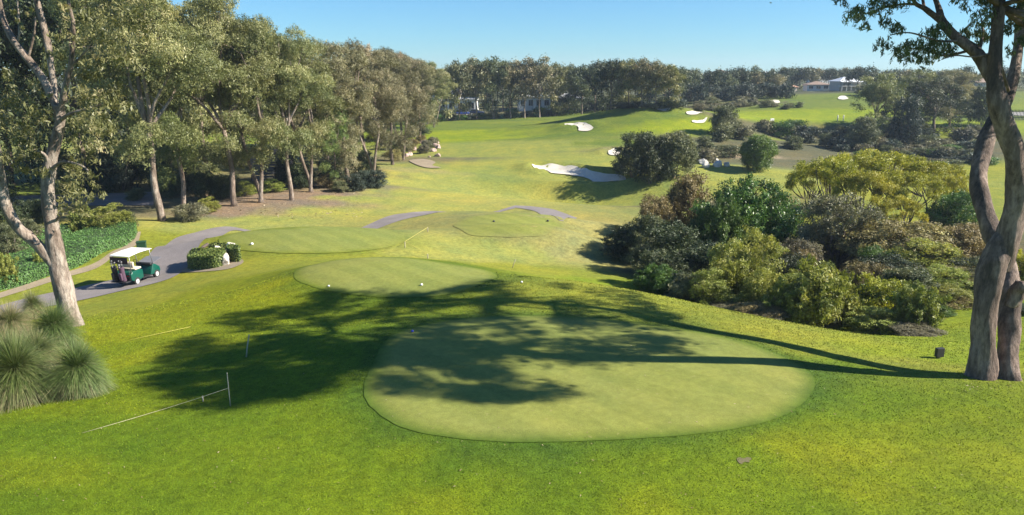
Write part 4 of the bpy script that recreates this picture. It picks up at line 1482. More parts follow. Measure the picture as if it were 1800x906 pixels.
# left side understorey
bush('dome_mauve', 334, 388, 357, 64, 'grey twiggy shrub beside the tallest gum foot')
bush('dome_lime', 366, 374, 346, 42, 'yellow green shrub behind the grey twiggy one')
bush('dome_lime', 195, 408, 358, 80, 'rounded olive shrub at the hedge end')
bush('up_lime', 150, 410, 366, 60, 'feathery olive shrub over the hedge')
bush('dome_grey', 232, 402, 372, 30, 'pale thin shrub between the hedge and the gum trunk')
bush('dome_blue', 655, 328, 300, 66, 'low blue green shrub at the lawn edge under brown gums')
bush('dome_blue', 622, 335, 308, 48, 'smaller blue green shrub beside the leaning brown trunk')
bush('dome_grey', 600, 338, 318, 40, 'low grey shrub between forked trunks and blue green shrubs')
for i, (k, u, v, vt, w) in enumerate([('dome_lime', 430, 345, 318, 44), ('dome_dark', 400, 348, 305, 60), ('dome_lime', 478, 338, 315, 50), ('dome_dark', 530, 330, 285, 56), ('dome_rust', 575, 330, 305, 44), ('dome_dark', 585, 322, 280, 60), ('dome_dark', 640, 305, 262, 60),
                                      ('dome_rust', 690, 283, 262, 40), ('dome_dark', 365, 350, 300, 60), ('dome_grey', 300, 345, 305, 60), ('dome_blue', 215, 335, 250, 80), ('dome_dark', 180, 330, 262, 70), ('dome_dark', 700, 262, 236, 50), ('dome_dark', 735, 240, 214, 46),
                                      ('dome_blue', 505, 322, 270, 50), ('dome_dark', 330, 335, 280, 60), ('dome_grey', 240, 352, 330, 40), ('dome_dark', 285, 330, 250, 70)]):
    bush(k, u, v, vt, w, 'understorey shrub in the shade of the gum row', 'understorey of the gum row')
for i, (k, u, v, vt, w, lab) in enumerate([('dome_grey', 15, 455, 395, 70, 'grey shrub over the hedge at the photo edge'), ('dome_grey', 55, 432, 385, 60, 'grey green shrub between the limb and the trunk'), ('up_lime', 12, 505, 445, 50, 'pale upright shrub on the sandy strip'),
                                           ('up_lime', 78, 478, 436, 34, 'pale thin shrub at the hedge corner by the trunk'), ('dome_dark', 10, 400, 330, 80, 'dark shrub below the leaning limb'), ('dome_dark', 60, 392, 350, 60, 'dark shrub behind the trunk by the road')]):
    bush(k, u, v, vt, w, lab)

# ------------------------------------------------------------------ hedges
HEDGECORE = plain('hedge inner twigs', (.030, .055, .018), .95, 0, .4, 4)


def hedge(name, poly, h, label, mat, per_m2, size, seed, mound=0.0, core=(.03, .05, .015)):
    """a clipped hedge: a solid body that follows the ground, covered in small leaves"""
    rng = np.random.default_rng(seed)
    poly = np.array(poly)
    c = poly.mean(0)
    root = empty(name, (c[0], c[1], float(H(*c))), 0, label, 'hedge')
    z0 = float(H(*c))
    area = 0
    n = len(poly)
    for i in range(n):
        a, b = poly[i], poly[(i + 1) % n]
        area += a[0] * b[1] - a[1] * b[0]
    if area < 0:
        poly = poly[::-1]
    inner = c + (poly - c) * .97
    vs, fs = [], []
    for p in inner:
        z = float(H(*p))
        vs.append((p[0] - c[0], p[1] - c[1], z - z0 - .1))
    for p in inner:
        z = float(H(*p))
        vs.append((p[0] - c[0], p[1] - c[1], z - z0 + h * .95))
    for i in range(n):
        j = (i + 1) % n
        fs.append((i, j, n + j, n + i))
    tri = geometry.tessellate_polygon([[Vector((p[0], p[1], 0)) for p in inner]])
    for t in tri:
        fs.append(tuple(n + i for i in t))
    mesh_obj('stem', vs, fs, HEDGECORE, root)
    # leaves on the top
    x0, y0 = poly.min(0)
    x1, y1 = poly.max(0)
    m = int((x1 - x0) * (y1 - y0) * per_m2)
    q = np.column_stack([rng.uniform(x0, x1, m), rng.uniform(y0, y1, m)])
    q = q[inside(poly, q[:, 0], q[:, 1])]
    bumpy = .5 * np.sin(q[:, 0] * 1.9 + q[:, 1] * .7) + .5 * np.sin(q[:, 1] * 2.3 - q[:, 0] * .9)
    zt = H(q[:, 0], q[:, 1]) + h + bumpy * mound + rng.uniform(-.07, .06, len(q))
    P = np.column_stack([q, zt])
    Nn = np.tile([0, 0, 1.0], (len(q), 1))
    # and on the sides
    for i in range(n):
        a, b = poly[i], poly[(i + 1) % n]
        L = np.linalg.norm(b - a)
        k = int(L * h * per_m2 * 1.3)
        if k == 0:
            continue
        t = rng.random(k)[:, None]
        s = a * (1 - t) + b * t
        nn = np.array([b[1] - a[1], a[0] - b[0]]) / (L + 1e-9)
        s = s + nn * rng.uniform(-.06, .06, (k, 1))
        z = H(s[:, 0], s[:, 1]) + rng.uniform(0, h * 1.03, k)
        P = np.concatenate([P, np.column_stack([s, z])])
        Nn = np.concatenate([Nn, np.tile([nn[0], nn[1], .25], (k, 1))])
    N_ = len(P)
    nrm = unit(Nn + rng.normal(0, .5, (N_, 3)))
    ax = unit(np.cross(nrm, rng.normal(size=(N_, 3))))
    si = np.cross(nrm, ax)
    Lf = (size * rng.uniform(.7, 1.3, N_))[:, None]
    P = P - np.array([c[0], c[1], z0])
    V = np.stack([P - ax * Lf * .5, P + si * Lf * .28, P + ax * Lf * .5, P - si * Lf * .28], 1)
    me = quads_mesh('foliage', V, LEAF[mat], np.clip(rng.normal(.5, .22, N_), 0, 1))
    link(bpy.data.objects.new('foliage', me), root)
    return root


hedge('hedge', px_poly([(-40, 512), (25, 507), (80, 488), (150, 463), (222, 432), (240, 412), (232, 404), (205, 408), (150, 420), (95, 440), (40, 462), (-40, 480)], 4), .75,
      'wide low bright green hedge bed beside the cart path', 'hedge', 260, .105, 1, .04)
hedge('hedge', px_poly([(-60, 455), (60, 436), (130, 416), (120, 408), (50, 424), (-60, 440)], 3), .7, 'thin green hedge behind the wide one under the gum limb', 'hedge', 180, .11, 2, .04)
hedge('hedge', px_poly([(333, 474), (352, 475), (378, 472), (396, 466), (392, 459), (362, 458), (338, 461)], 3), .78, 'clipped dark box hedge on the path corner', 'box', 420, .12, 3, .10)
hedge('hedge', px_poly([(402, 460), (420, 461), (421, 455), (404, 454)], 3), .85, 'small upright box hedge next to the white stones', 'box', 420, .12, 4, .04)
hedge('hedge', px_poly([(370, 449), (398, 447), (398, 442), (372, 443)], 3), .55, 'thin box hedge behind the flat white stone', 'box', 300, .12, 5, .03)
drape('sandy_ground', px_poly([(318, 478), (350, 479), (400, 474), (426, 464), (424, 456), (396, 452), (345, 455)], 4), M['sandy'], .03, .6, 0, 'sandy bed under the box hedges')

# ------------------------------------------------------------------ stones
STONE = plain('pale limestone', (.56, .52, .44), .9, 0, .2, 2.0, .5)
PINK = plain('pinkish rock', (.40, .29, .25), .9, 0, .25, 1.2, .6)
WHITE_ROCK = plain('white rock', (.52, .49, .45), .9, 0, .2, 1.2, .6)


def rock(loc, sx, sy, sz, mat, label, group=None, seed=0, name='rock', flat=False):
    rng = random.Random(seed)
    bm = bmesh.new()
    bmesh.ops.create_icosphere(bm, subdivisions=3, radius=1)
    ph = [rng.uniform(0, 6) for _ in range(6)]
    planes = [(Vector((rng.gauss(0, 1), rng.gauss(0, 1), rng.gauss(0, .7))).normalized(), rng.uniform(.55, .85)) for _ in range(9)]
    for v in bm.verts:
        d = v.co.copy()
        for nrm, k in planes:
            s = d.dot(nrm)
            if s > k:
                d -= nrm * (s - k)
        d *= 1 + .07 * math.sin(5 * v.co.x + ph[0]) * math.sin(4 * v.co.y + ph[1]) + .04 * math.sin(11 * v.co.z + ph[2])
        v.co = Vector((d.x * sx, d.y * sy, (d.z + .45) * sz))
    bm.verts.index_update()
    o = mesh_obj(name, [v.co for v in bm.verts], [[v.index for v in f.verts] for f in bm.faces], mat, None, False, loc)
    bm.free()
    o.rotation_euler = (0, 0, rng.uniform(0, 6))
    tag(o, label, 'rock', group)
    return o


rock(G(386, 452), .9, .4, .52, STONE, 'flat topped white stone between the box hedges', None, 1, 'stone')
rock(G(406, 449), .45, .35, .6, STONE, 'taller white stone behind the small upright hedge', None, 2, 'stone')
rock(G(398, 466), .35, .25, .5, STONE, 'rough white stone at the end of the clipped hedge', None, 3, 'stone')
for i in range(22):
    rs_ = random.Random(100 + i)
    u, v = rs_.uniform(712, 772), rs_.uniform(246, 280)
    p = G(u, v)
    s = rs_.uniform(.25, .75)
    rock(p, s, s * .8, s * .6, PINK, 'pinkish boulder in the rockery above the dull bunker', 'rockery boulders', 20 + i)
for i in range(8):
    rs_ = random.Random(200 + i)
    p = G(rs_.uniform(1235, 1290), rs_.uniform(286, 296))
    s = rs_.uniform(.4, .9)
    rock(p, s, s * .8, s * .7, WHITE_ROCK, 'white boulder by the flat grey shrub', 'white boulders', 60 + i)
for i, (u, v) in enumerate([(728, 258), (752, 262), (740, 252), (762, 256), (722, 266), (745, 270)]):
    bush('far_mauve' if i % 2 else 'dome_rust', u, v, v - 14, 24, 'small shrub between the rockery boulders', 'rockery shrubs')

# ------------------------------------------------------------------ golf cart
MT = {
    'green': plain('dark green cart paint', (.005, .075, .052), .3, 0, .05, 2, 0, .5),
    'white': plain('white plastic', (.74, .73, .70), .45, 0, .05, 2),
    'cream': plain('cream vinyl', (.62, .54, .42), .6, 0, .08, 3),
    'black': plain('black plastic', (.018, .018, .020), .55, 0, .15, 4),
    'rubber': plain('tyre rubber', (.022, .022, .022), .85, 0, .15, 8),
    'rim': plain('pale wheel rim', (.60, .60, .60), .35, .3, .05, 5),
    'screen': plain('grey tinted screen', (.17, .17, .19), .2, 0, .05, 2),
    'purple': plain('purple bag cloth', (.085, .045, .075), .8, 0, .2, 5),
    'pinkbag': plain('pinkish bag cloth', (.33, .20, .24), .8, 0, .2, 5),
    'steel': plain('grey steel tube', (.28, .28, .29), .4, .6, .06, 5),
    'maroon': plain('maroon canopy cloth', (.045, .022, .022), .8, 0, .15, 4),
}


def wheel(parent, x, y, r=.23, w=.17):
    t = MB()
    n = 20
    prof = [(r * .62, -w / 2), (r * .92, -w / 2), (r, -w * .32), (r, w * .32), (r * .92, w / 2), (r * .62, w / 2)]
    vs = [(a * math.cos(6.2832 * k / n), b, a * math.sin(6.2832 * k / n)) for k in range(n) for a, b in prof]
    m = len(prof)
    fs = [(k * m + i, k * m + i + 1, ((k + 1) % n) * m + i + 1, ((k + 1) % n) * m + i) for k in range(n) for i in range(m - 1)]
    t.add(vs, fs)
    o = t.build('wheel', MT['rubber'], parent, True, (x, y, r))
    h = MB()
    for s in (-1, 1):
        vs = [(0, s * w * .38, 0)]
        for rr, yy in ((r * .22, s * w * .46), (r * .5, s * w * .34), (r * .64, s * w * .44)):
            vs += [(rr * math.cos(6.2832 * k / n), yy, rr * math.sin(6.2832 * k / n)) for k in range(n)]
        fs = [(0, 1 + k, 1 + (k + 1) % n) for k in range(n)]
        for q in range(2):
            fs += [(1 + q * n + k, 1 + q * n + (k + 1) % n, 1 + (q + 1) * n + (k + 1) % n, 1 + (q + 1) * n + k) for k in range(n)]
        h.add(vs, fs)
    h.build('rim', MT['rim'], o, True)
    return o


def profile_prism(pts, y0, y1, bev=.03):
    bm = bmesh.new()
    a = [bm.verts.new((x, y0, z)) for x, z in pts]
    b = [bm.verts.new((x, y1, z)) for x, z in pts]
    n = len(pts)
    bm.faces.new(a)
    bm.faces.new(b[::-1])
    for i in range(n):
        bm.faces.new((a[(i + 1) % n], a[i], b[i], b[(i + 1) % n]))
    if bev:
        bmesh.ops.bevel(bm, geom=list(bm.edges), offset=bev, segments=2, profile=.6, affect='EDGES')
    bmesh.ops.recalc_face_normals(bm, faces=list(bm.faces))
    bm.verts.index_update()
    r = [v.co.copy() for v in bm.verts], [[v.index for v in f.verts] for f in bm.faces]
    bm.free()
    return r


def golf_cart(loc, heading):
    r = empty('golf_cart', loc, heading, 'green golf cart with white roof and two golf bags parked on the path', 'golf cart')
    # x forward, y left; rear axle at x = 0, front axle at x = 1.67
    MB().add(*profile_prism([(-.42, .38), (-.45, .70), (-.30, .84), (.25, .86), (.52, .80), (.56, .34), (.30, .26), (-.20, .26)], -.56, .56)).build('rear_body', MT['green'], r, True)
    MB().add(*profile_prism([(1.15, .28), (1.28, .62), (1.42, .86), (1.62, .84), (1.98, .60), (2.02, .36), (1.9, .26)], -.55, .55)).build('front_body', MT['green'], r, True)
    MB().box(.5, 1.3, -.55, .55, .24, .31, .015).build('floor_pan', MT['black'], r)
    MB().box(-.02, .50, -.52, .52, .86, .98, .05).build('seat', MT['cream'], r, True)
    MB().box(-.16, -.05, -.52, .52, 1.02, 1.38, .05).build('backrest', MT['cream'], r, True)
    MB().box(1.26, 1.44, -.5, .5, .80, .96, .04).build('dashboard', MT['black'], r, True)
    w = MB()
    n = 18
    cx, cz = 1.08, 1.06
    ringp = [Vector((cx + .17 * math.cos(a) * -.55, .27 + .18 * math.sin(a), cz + .17 * math.cos(a) * .83)) for a in [6.2832 * k / n for k in range(n + 1)]]
    w.tube(ringp, .014, 6, cap=False)
    w.tube([(cx, .27, cz), (1.34, .27, .86)], .02, 6)
    w.tube([ringp[4], ringp[13]], .011, 5)
    w.build('steering_wheel', MT['black'], r, True)
    rf = MB()
    rf.add(*profile_prism([(-.55, 1.78), (-.50, 1.83), (.4, 1.88), (1.25, 1.87), (1.42, 1.82), (1.42, 1.79), (.4, 1.83), (-.52, 1.75)], -.60, .60, .012))
    rf.build('roof', MT['white'], r, True)
    for y in (-.52, .52):
        MB().tube([(1.46, y, .84), (1.38, y, 1.3), (1.26, y, 1.81)], .022, 6).build('roof_post', MT['steel'], r, True)
        MB().tube([(-.38, y, .78), (-.36, y, 1.3), (-.40, y, 1.77)], .022, 6).build('roof_post', MT['steel'], r, True)
    # screen folded forward over the bonnet
    MB().box(0, .80, -.50, .50, -.008, .008, 0, Matrix.Translation((1.50, 0, .92)) @ Matrix.Rotation(rad(-12), 4, 'Y')).build('windscreen', MT['screen'], r)
    MB().box(-.60, -.585, -.56, .56, 1.36, 1.74, .004).build('rear_canopy', MT['maroon'], r)
    for x in (0, 1.67):
        for y in (-.5, .5):
            wheel(r, x, y)
    bm_ = MB()
    bm_.box(-.80, -.44, -.5, .5, .30, .36, .015)
    bm_.tube([(-.46, -.48, .34), (-.46, -.48, 1.05), (-.46, .48, 1.05), (-.46, .48, .34)], .018, 6)
    bm_.build('bag_rack', MT['black'], r, True)
    MB().box(-.47, -.44, -.52, .52, .36, .50, .01).build('bumper', MT['black'], r)
    for y in (-.36, .36):
        MB().box(-.478, -.455, y - .07, y + .07, .60, .66, .008).build('tail_light', plain('red lamp lens', (.35, .01, .01), .2), r, True)
        MB().box(2.0, 2.03, y - .09, y + .09, .46, .55, .01).build('headlight', MT['white'], r, True)
    return r


def golf_bag(loc, heading, off, cloth, label, seed):
    rng = random.Random(seed)
    p = Vector(loc) + Matrix.Rotation(heading, 3, 'Z') @ Vector(off)
    r = empty('golf_bag', p, heading, label, 'golf bag')
    r.rotation_euler = (0, rad(-9), heading)
    b = MB()
    n = 16
    prof = [(0, 0), (.13, .0), (.145, .05), (.135, .3), (.14, .6), (.15, .82), (.155, .86), (.13, .87)]
    vs = [(a * math.cos(6.2832 * k / n), a * math.sin(6.2832 * k / n), z) for k in range(n) for a, z in prof]
    m = len(prof)
    b.add(vs, [(k * m + i, ((k + 1) % n) * m + i, ((k + 1) % n) * m + i + 1, k * m + i + 1) for k in range(n) for i in range(m - 1)])
    b.build('bag_body', cloth, r, True)
    MB().box(-.24, -.12, -.09, .09, .12, .55, .03).build('pocket', cloth, r, True)
    for k in range(6):
        a = 6.28 * k / 6
        c = MB()
        x, y = .07 * math.cos(a), .07 * math.sin(a)
        L = rng.uniform(1.0, 1.2)
        c.tube([(x, y, .3), (x * 1.4, y * 1.4, L)], .007, 5)
        c.box(x * 1.4 - .045, x * 1.4 + .035, y * 1.4 - .03, y * 1.4 + .03, L - .03, L + .05, .015)
        c.build('golf_club', MT['steel'] if k % 2 else MT['black'], r, True)
    return r


pr_ = G(241, 500)
pf_ = G(279, 486)
head = math.atan2(pf_.y - pr_.y, pf_.x - pr_.x)
nl = Vector((-math.sin(head), math.cos(head), 0))
cl_ = pr_ + nl * .5
cl_.z = float(H(cl_.x, cl_.y)) + .03
golf_cart(cl_, head)
golf_bag(cl_, head, (-.62, .24, .37), MT['black'], 'black golf bag strapped on the cart rack', 1)
golf_bag(cl_, head, (-.62, -.22, .37), MT['purple'], 'purple golf bag strapped on the cart rack', 2)

# dark green box beyond the cart
p = G(250, 442)
bx = empty('utility_box', p, .35, 'small dark green box standing on the grass past the cart roof', 'utility box')
MB().box(-.28, .28, -.22, .22, -.05, .62, .02).build('cabinet', plain('dark green metal', (.012, .05, .022), .5), bx)
MB().box(-.31, .31, -.25, .25, .62, .68, .015).build('lid', plain('dark green lid metal', (.016, .06, .028), .5), bx)
p = G(1650, 630)
bx = empty('tee_post', p, .2, 'small dark box shaped post on the grass near the big trunk', 'post')
MB().box(-.13, .13, -.06, .06, .05, .34, .01).build('sign_plate', MT['black'], bx)
MB().box(-.03, .03, -.03, .03, -.1, .06, 0).build('peg', MT['steel'], bx)
# curved dark kerb on the path corner
k = px_poly([(352, 452), (354, 444), (357, 438), (366, 432)], 6, False)
MB().tube([(a, b, float(H(a, b)) + .10) for a, b in k], .11, 6).build('kerb_edging', plain('dark timber', (.10, .075, .06), .9), None, True)
tag(bpy.data.objects['kerb_edging'], 'curved dark timber edging at the path corner by the hedge', 'edging')

# ------------------------------------------------------------------ rope fences, markers
WOOD = plain('weathered stake', (.40, .35, .26), .9, 0, .2, 6)
ROPE = plain('pale rope', (.52, .46, .30), .9, 0, .15, 20)
ROPEY = plain('yellow rope', (.55, .47, .12), .8, 0, .15, 20)


def stake(u, vb, vt, label, r=.014, lean=(0, 0)):
    p = G(u, vb)
    h = hgt(p, u, vt)
    t = MB()
    t.tube([(0, 0, -.1), (lean[0] * .5, lean[1] * .5, h * .5), (lean[0], lean[1], h * .97), (lean[0], lean[1], h)], [r, r, r * .9, r * .4], 7)
    o = t.build('stake', WOOD, None, True, p)
    tag(o, label, 'stake')
    return p, h


def rope(pts, label, mat=None, r=.007, name='rope'):
    t = MB()
    t.tube(pts, r, 5)
    o = t.build(name, mat or ROPE, None, True)
    tag(o, label, 'rope')


pA, hA = stake(405, 714, 655, 'tall thin stake holding the rope at the shadow edge')
pB, hB = stake(432, 628, 588, 'leaning stake inside the tree shadow', .02, (.16, .02))
q1 = G(286, 722)
rope([Vector(pA) + Vector((0, -.03, hA * .55)), Vector(pA) * .5 + Vector(q1) * .5 + Vector((0, 0, hA * .55 * .5)), Vector(q1) + Vector((0, 0, .03)), G(215, 742) + Vector((0, 0, .012)), G(145, 762) + Vector((0, 0, .010))], 'pale rope running from the tall stake down onto the lawn', None, .0055)
pk = MB()
g = G(357, 706)
pk.tube([(g.x, g.y, g.z - .05), (g.x, g.y, g.z + .16)], .02, 6)
tag(pk.build('peg', WOOD, None, True), 'short peg under the rope near the tall stake', 'peg')
rope([G(225, 600) + Vector((0, 0, .03)), G(270, 590) + Vector((0, 0, .03)), G(335, 576) + Vector((0, 0, .03))], 'yellow rope lying on the sunny slope', ROPEY, .005)
pC, hC = stake(712, 436, 425, 'short stake where the rope turns beside the third tee', .03)
pD, hD = stake(752, 408, 400, 'short stake at the far rope end by the smallest tee', .03)
pE, hE = stake(900, 471, 456, 'short leaning stake in the rough below the smallest tee', .025, (.22, 0))
pF, hF = stake(752, 455, 447, 'short stake in the rough at the near rope end', .03)
rope([pF + Vector((0, 0, hF)), pC + Vector((0, 0, hC)), pD + Vector((0, 0, hD))], 'yellow rope round the end of the third tee', ROPEY, .013)


def marker(u, v, c, label, s=.048):
    p = G(u, v)
    bm = bmesh.new()
    bmesh.ops.create_uvsphere(bm, u_segments=14, v_segments=9, radius=s)
    for q in bm.verts:
        q.co.z = max(q.co.z, -s * .45) * .9 + s * .42
    bm.verts.index_update()
    o = mesh_obj('tee_marker', [q.co for q in bm.verts], [[q.index for q in f.verts] for f in bm.faces], c, None, True, p + Vector((0, 0, .03)))
    bm.free()
    t = MB()
    t.tube([(0, 0, -.08), (0, 0, .03)], s * .3, 8)
    t.build('spike', MT['steel'], o)
    tag(o, label, 'tee marker')


WM = plain('white marker paint', (.75, .74, .70), .5)
BM = plain('blue marker paint', (.03, .05, .35), .5)
marker(578, 505, WM, 'white tee marker on the left front of the second tee')
marker(741, 503, WM, 'white tee marker at the shadow edge on the second tee', .06)
marker(917, 498, WM, 'white tee marker in dappled shade by the mound edge')
marker(725, 585, BM, 'blue tee marker in the shade on the big tee')
marker(443, 431, WM, 'white tee marker on the third tee', .10)
marker(868, 391, MT['black'], 'dark tee marker in the middle of the smallest tee', .10)
marker(963, 390, MT['black'], 'dark tee marker at the edge of the smallest tee', .10)
drape('soil_ground', px_poly([(1296, 809), (1301, 805), (1307, 807), (1314, 804), (1321, 808), (1316, 811), (1319, 814), (1309, 813), (1303, 817)], 3), M['soil'], .012, .08, 0, 'bare sandy divot in the lawn', .06)
for i, (u, v, lab) in enumerate([(1472, 213, 'white post on the far fairway nearer the bunker side'), (1482, 213, 'white post on the far fairway by the bushy tree')]):
    p = G(u, v)
    t = MB()
    t.tube([(0, 0, -.2), (0, 0, 1.1), (0, 0, 1.25)], [.12, .12, .05], 8)
    tag(t.build('marker_post', WM, None, True, p), lab, 'post')
p = G(1357, 216)
bx = empty('tee_sign', p, .3, 'low pale sign at the near end of the far fairway', 'sign')
MB().box(-.45, .45, -.05, .05, .35, .85, .02).build('board', WM, bx)
for x in (-.35, .35):
    MB().box(x - .04, x + .04, -.03, .03, -.1, .36).build('leg', WOOD, bx)

# ------------------------------------------------------------------ buildings
WALLW = plain('white render', (.70, .69, .66), .85, 0, .05, .5)
WALLC = plain('cream render', (.52, .46, .38), .85, 0, .08, .5)
GLASS = plain('dark window glass', (.03, .04, .05), .08, 0, .2, .3, 0, .8)
ROOFW = plain('pale steel roof', (.62, .64, .66), .45, .0, .05, .4)
ROOFT = plain('brown tile roof', (.24, .17, .13), .85, 0, .15, 2)
ROOFO = plain('terracotta roof', (.36, .20, .13), .85, 0, .15, 2)
FRAMEW = plain('white window frame', (.72, .72, .72), .5)


def house(u, Y, w, d, h, rz, wall, roof, label, kind='hip', rh=1.6, veranda=False, nwin=3, storeys=1, z_up=0.0, name='house'):
    p = GD(u, Y)
    p.z += z_up
    r = empty(name, p, rz, label, 'house' if name == 'house' else 'building')
    MB().box(-w / 2, w / 2, -d / 2, d / 2, -1.5 - z_up, h).build('wall', wall, r)
    o = .5
    if kind == 'hip':
        a, b = w / 2 + o, d / 2 + o
        k = max(a - b, .3)
        vs = [(-a, -b, h), (a, -b, h), (a, b, h), (-a, b, h), (-k, 0, h + rh), (k, 0, h + rh), (-a, -b, h - .15), (a, -b, h - .15), (a, b, h - .15), (-a, b, h - .15)]
        fs = [(0, 1, 5, 4), (1, 2, 5), (2, 3, 4, 5), (3, 0, 4), (0, 6, 7, 1), (1, 7, 8, 2), (2, 8, 9, 3), (3, 9, 6, 0), (6, 9, 8, 7)]
        mesh_obj('roof', vs, fs, roof, r)
    else:
        MB().box(-w / 2 - o, w / 2 + o, -d / 2 - o, d / 2 + o, h + .003, h + .45, .03).build('roof', roof, r)
    sh = h / storeys
    for s in range(storeys):
        for k in range(nwin):
            x = -w / 2 + w * (k + .5) / nwin
            ww = min(1.8, w / nwin * .55)
            z0, z1 = s * sh + sh * .35, s * sh + sh * .8
            f = MB()
            y = -d / 2
            for x0, x1, a, b in ((x - ww / 2 - .08, x + ww / 2 + .08, z1, z1 + .08), (x - ww / 2 - .08, x + ww / 2 + .08, z0 - .08, z0), (x - ww / 2 - .08, x - ww / 2, z0, z1), (x + ww / 2, x + ww / 2 + .08, z0, z1), (x - .03, x + .03, z0, z1)):
                f.box(x0, x1, y - .06, y + .02, a, b)
            fo = f.build('window', FRAMEW, r)
            MB().box(x - ww / 2, x + ww / 2, y - .025, y - .005, z0, z1).build('pane', GLASS, fo)
    if veranda:
        MB().box(-w / 2 - .6, w / 2 + .6, -d / 2 - 2.4, -d / 2 - .02, h * .48, h * .48 + .18).build('veranda_deck', FRAMEW, r)
        for k in range(6):
            x = -w / 2 - .4 + (w + .8) * k / 5
            MB().box(x - .07, x + .07, -d / 2 - 2.3, -d / 2 - 2.16, -1.0, h - .15).build('veranda_post', FRAMEW, r)
        rl = MB()
        rl.box(-w / 2 - .5, w / 2 + .5, -d / 2 - 2.28, -d / 2 - 2.2, h * .48 + 1.0, h * .48 + 1.08)
        for k in range(24):
            x = -w / 2 - .45 + (w + .9) * k / 23
            rl.box(x - .025, x + .025, -d / 2 - 2.26, -d / 2 - 2.22, h * .48 + .18, h * .48 + 1.0)
        rl.build('railing', FRAMEW, r)
        vs = [(-w / 2 - .9, -d / 2 - 2.8, h - .2), (w / 2 + .9, -d / 2 - 2.8, h - .2), (w / 2 + .5, -d / 2 - .45, h + .12), (-w / 2 - .5, -d / 2 - .45, h + .12)]
        vs += [(a, b, c - .1) for a, b, c in vs]
        mesh_obj('veranda_roof', vs, [(0, 1, 2, 3), (7, 6, 5, 4), (0, 4, 5, 1), (1, 5, 6, 2), (2, 6, 7, 3), (3, 7, 4, 0)], roof, r)
    return r


house(1484, 275, 8, 7, 3.4, .12, WALLC, ROOFW, 'house with pale hipped roof and white verandah above the far green', 'hip', 1.6, True, 3)
house(1434, 285, 8, 7, 2.3, -.15, WALLW, ROOFT, 'low house with brown hipped roof next to the verandah house', 'hip', 1.2, False, 3)
house(1380, 285, 6, 6, 1.8, .2, WALLC, ROOFO, 'small house with terracotta roof behind grey shrubs', 'hip', 1.4, False, 2)
for u, Y, vt, wall, roof, lab in ((1204, 345, 120, WALLW, ROOFT, 'pale house on the skyline at the near end of the wood'), (1264, 350, 119, WALLC, ROOFT, 'house with brown roof on the wooded skyline'), (1345, 340, 122, WALLW, ROOFW, 'white roofed house among the skyline trees'),
                                  (1438, 345, 121, WALLW, ROOFW, 'white house on the skyline above the brown roofed house'), (1475, 350, 124, WALLC, ROOFT, 'brown roofed house on the skyline above the verandah house'), (1722, 260, 141, WALLC, ROOFT, 'house with brown roof seen past the big forking limb')):
    pz = GD(u, Y)
    up = max(0, ztop(u, vt, Y) - pz.z - 4.6)
    house(u, Y, 8, 7, 2.4, random.uniform(-.3, .3), wall, roof, lab, 'hip', 1.2, False, 3, 1, up)
house(806, 214, 11, 8, 3.6, -.05, WALLW, WALLW, 'white flat roofed building behind the last trees of the near row', 'flat', 1, False, 4, 1, 0, 'building')
house(788, 224, 8, 7, 6.6, -.05, WALLC, WALLW, 'taller block with white roof edge behind the low white building', 'flat', 1, False, 3, 2, 0, 'building')
house(938, 216, 9, 8, 3.6, .05, WALLW, WALLW, 'long white flat roofed building seen between the far gums', 'flat', 1, False, 4, 1, 0, 'building')
house(964, 222, 7, 7, 6.4, .05, WALLC, WALLW, 'white topped upper block near the end of the far gum row', 'flat', 1, False, 2, 2, 0, 'building')
house(996, 219, 8, 7, 2.8, .1, WALLC, ROOFW, 'grey roofed low building by the dense dark gums', 'hip', 1.2, False, 3, 1, 0, 'building')


def car(u, v, Y, rz, paint, label):
    p = GD(u, Y)
    r = empty('parked_car', p, rz, label, 'car', 'cars before the white building')
    MB().add(*profile_prism([(-2.1, .35), (-2.1, .85), (-1.9, .95), (1.0, .95), (2.0, .80), (2.15, .55), (2.1, .32)], -.85, .85, .06)).build('body', paint, r, True)
    MB().add(*profile_prism([(-1.75, .94), (-1.45, 1.42), (.25, 1.45), (.95, .94)], -.74, .74, .06)).build('cabin', GLASS, r, True)
    MB().box(-1.35, .2, -.70, .70, 1.44, 1.49, .02).build('roof', paint, r, True)
    for x in (-1.35, 1.35):
        for y in (-.78, .78):
            wheel(r, x, y, .32, .2)


BLUE = plain('blue car paint', (.03, .06, .28), .3)
DKBL = plain('dark blue car paint', (.02, .03, .09), .3)
SILV = plain('silver car paint', (.45, .46, .48), .3)
car(812, 207, 204, .1, BLUE, 'blue car parked in front of the low white building')
car(838, 206, 205, 0, DKBL, 'dark blue car parked among the far gum trunks')
car(782, 207, 203, .15, DKBL, 'dark car parked behind the last thin trunks of the near row')
car(990, 203, 209, .1, SILV, 'silver car beside the grey roofed building')

# slatted wall in the gum row
p = G(480, 318)
h = hgt(p, 480, 262)
sw = empty('slatted_wall', p, .25, 'grey slatted timber wall standing behind the gum trunks', 'wall')
SLAT = plain('grey timber slat', (.20, .18, .19), .85, 0, .25, 1.5, .2)
W_ = 70 / F * p.y / 2
b = MB()
n = 11
for i in range(n):
    z = h * i / n
    b.box(-W_, W_, -.06, .06, z + .03, z + h / n - .03, .01)
b.build('boarding', SLAT, sw)
for k in range(4):
    x = -W_ + 2 * W_ * k / 3
    MB().box(x - .08, x + .08, .065, .2, -.3, h + .1).build('post', plain('dark timber post', (.09, .075, .065), .9), sw)
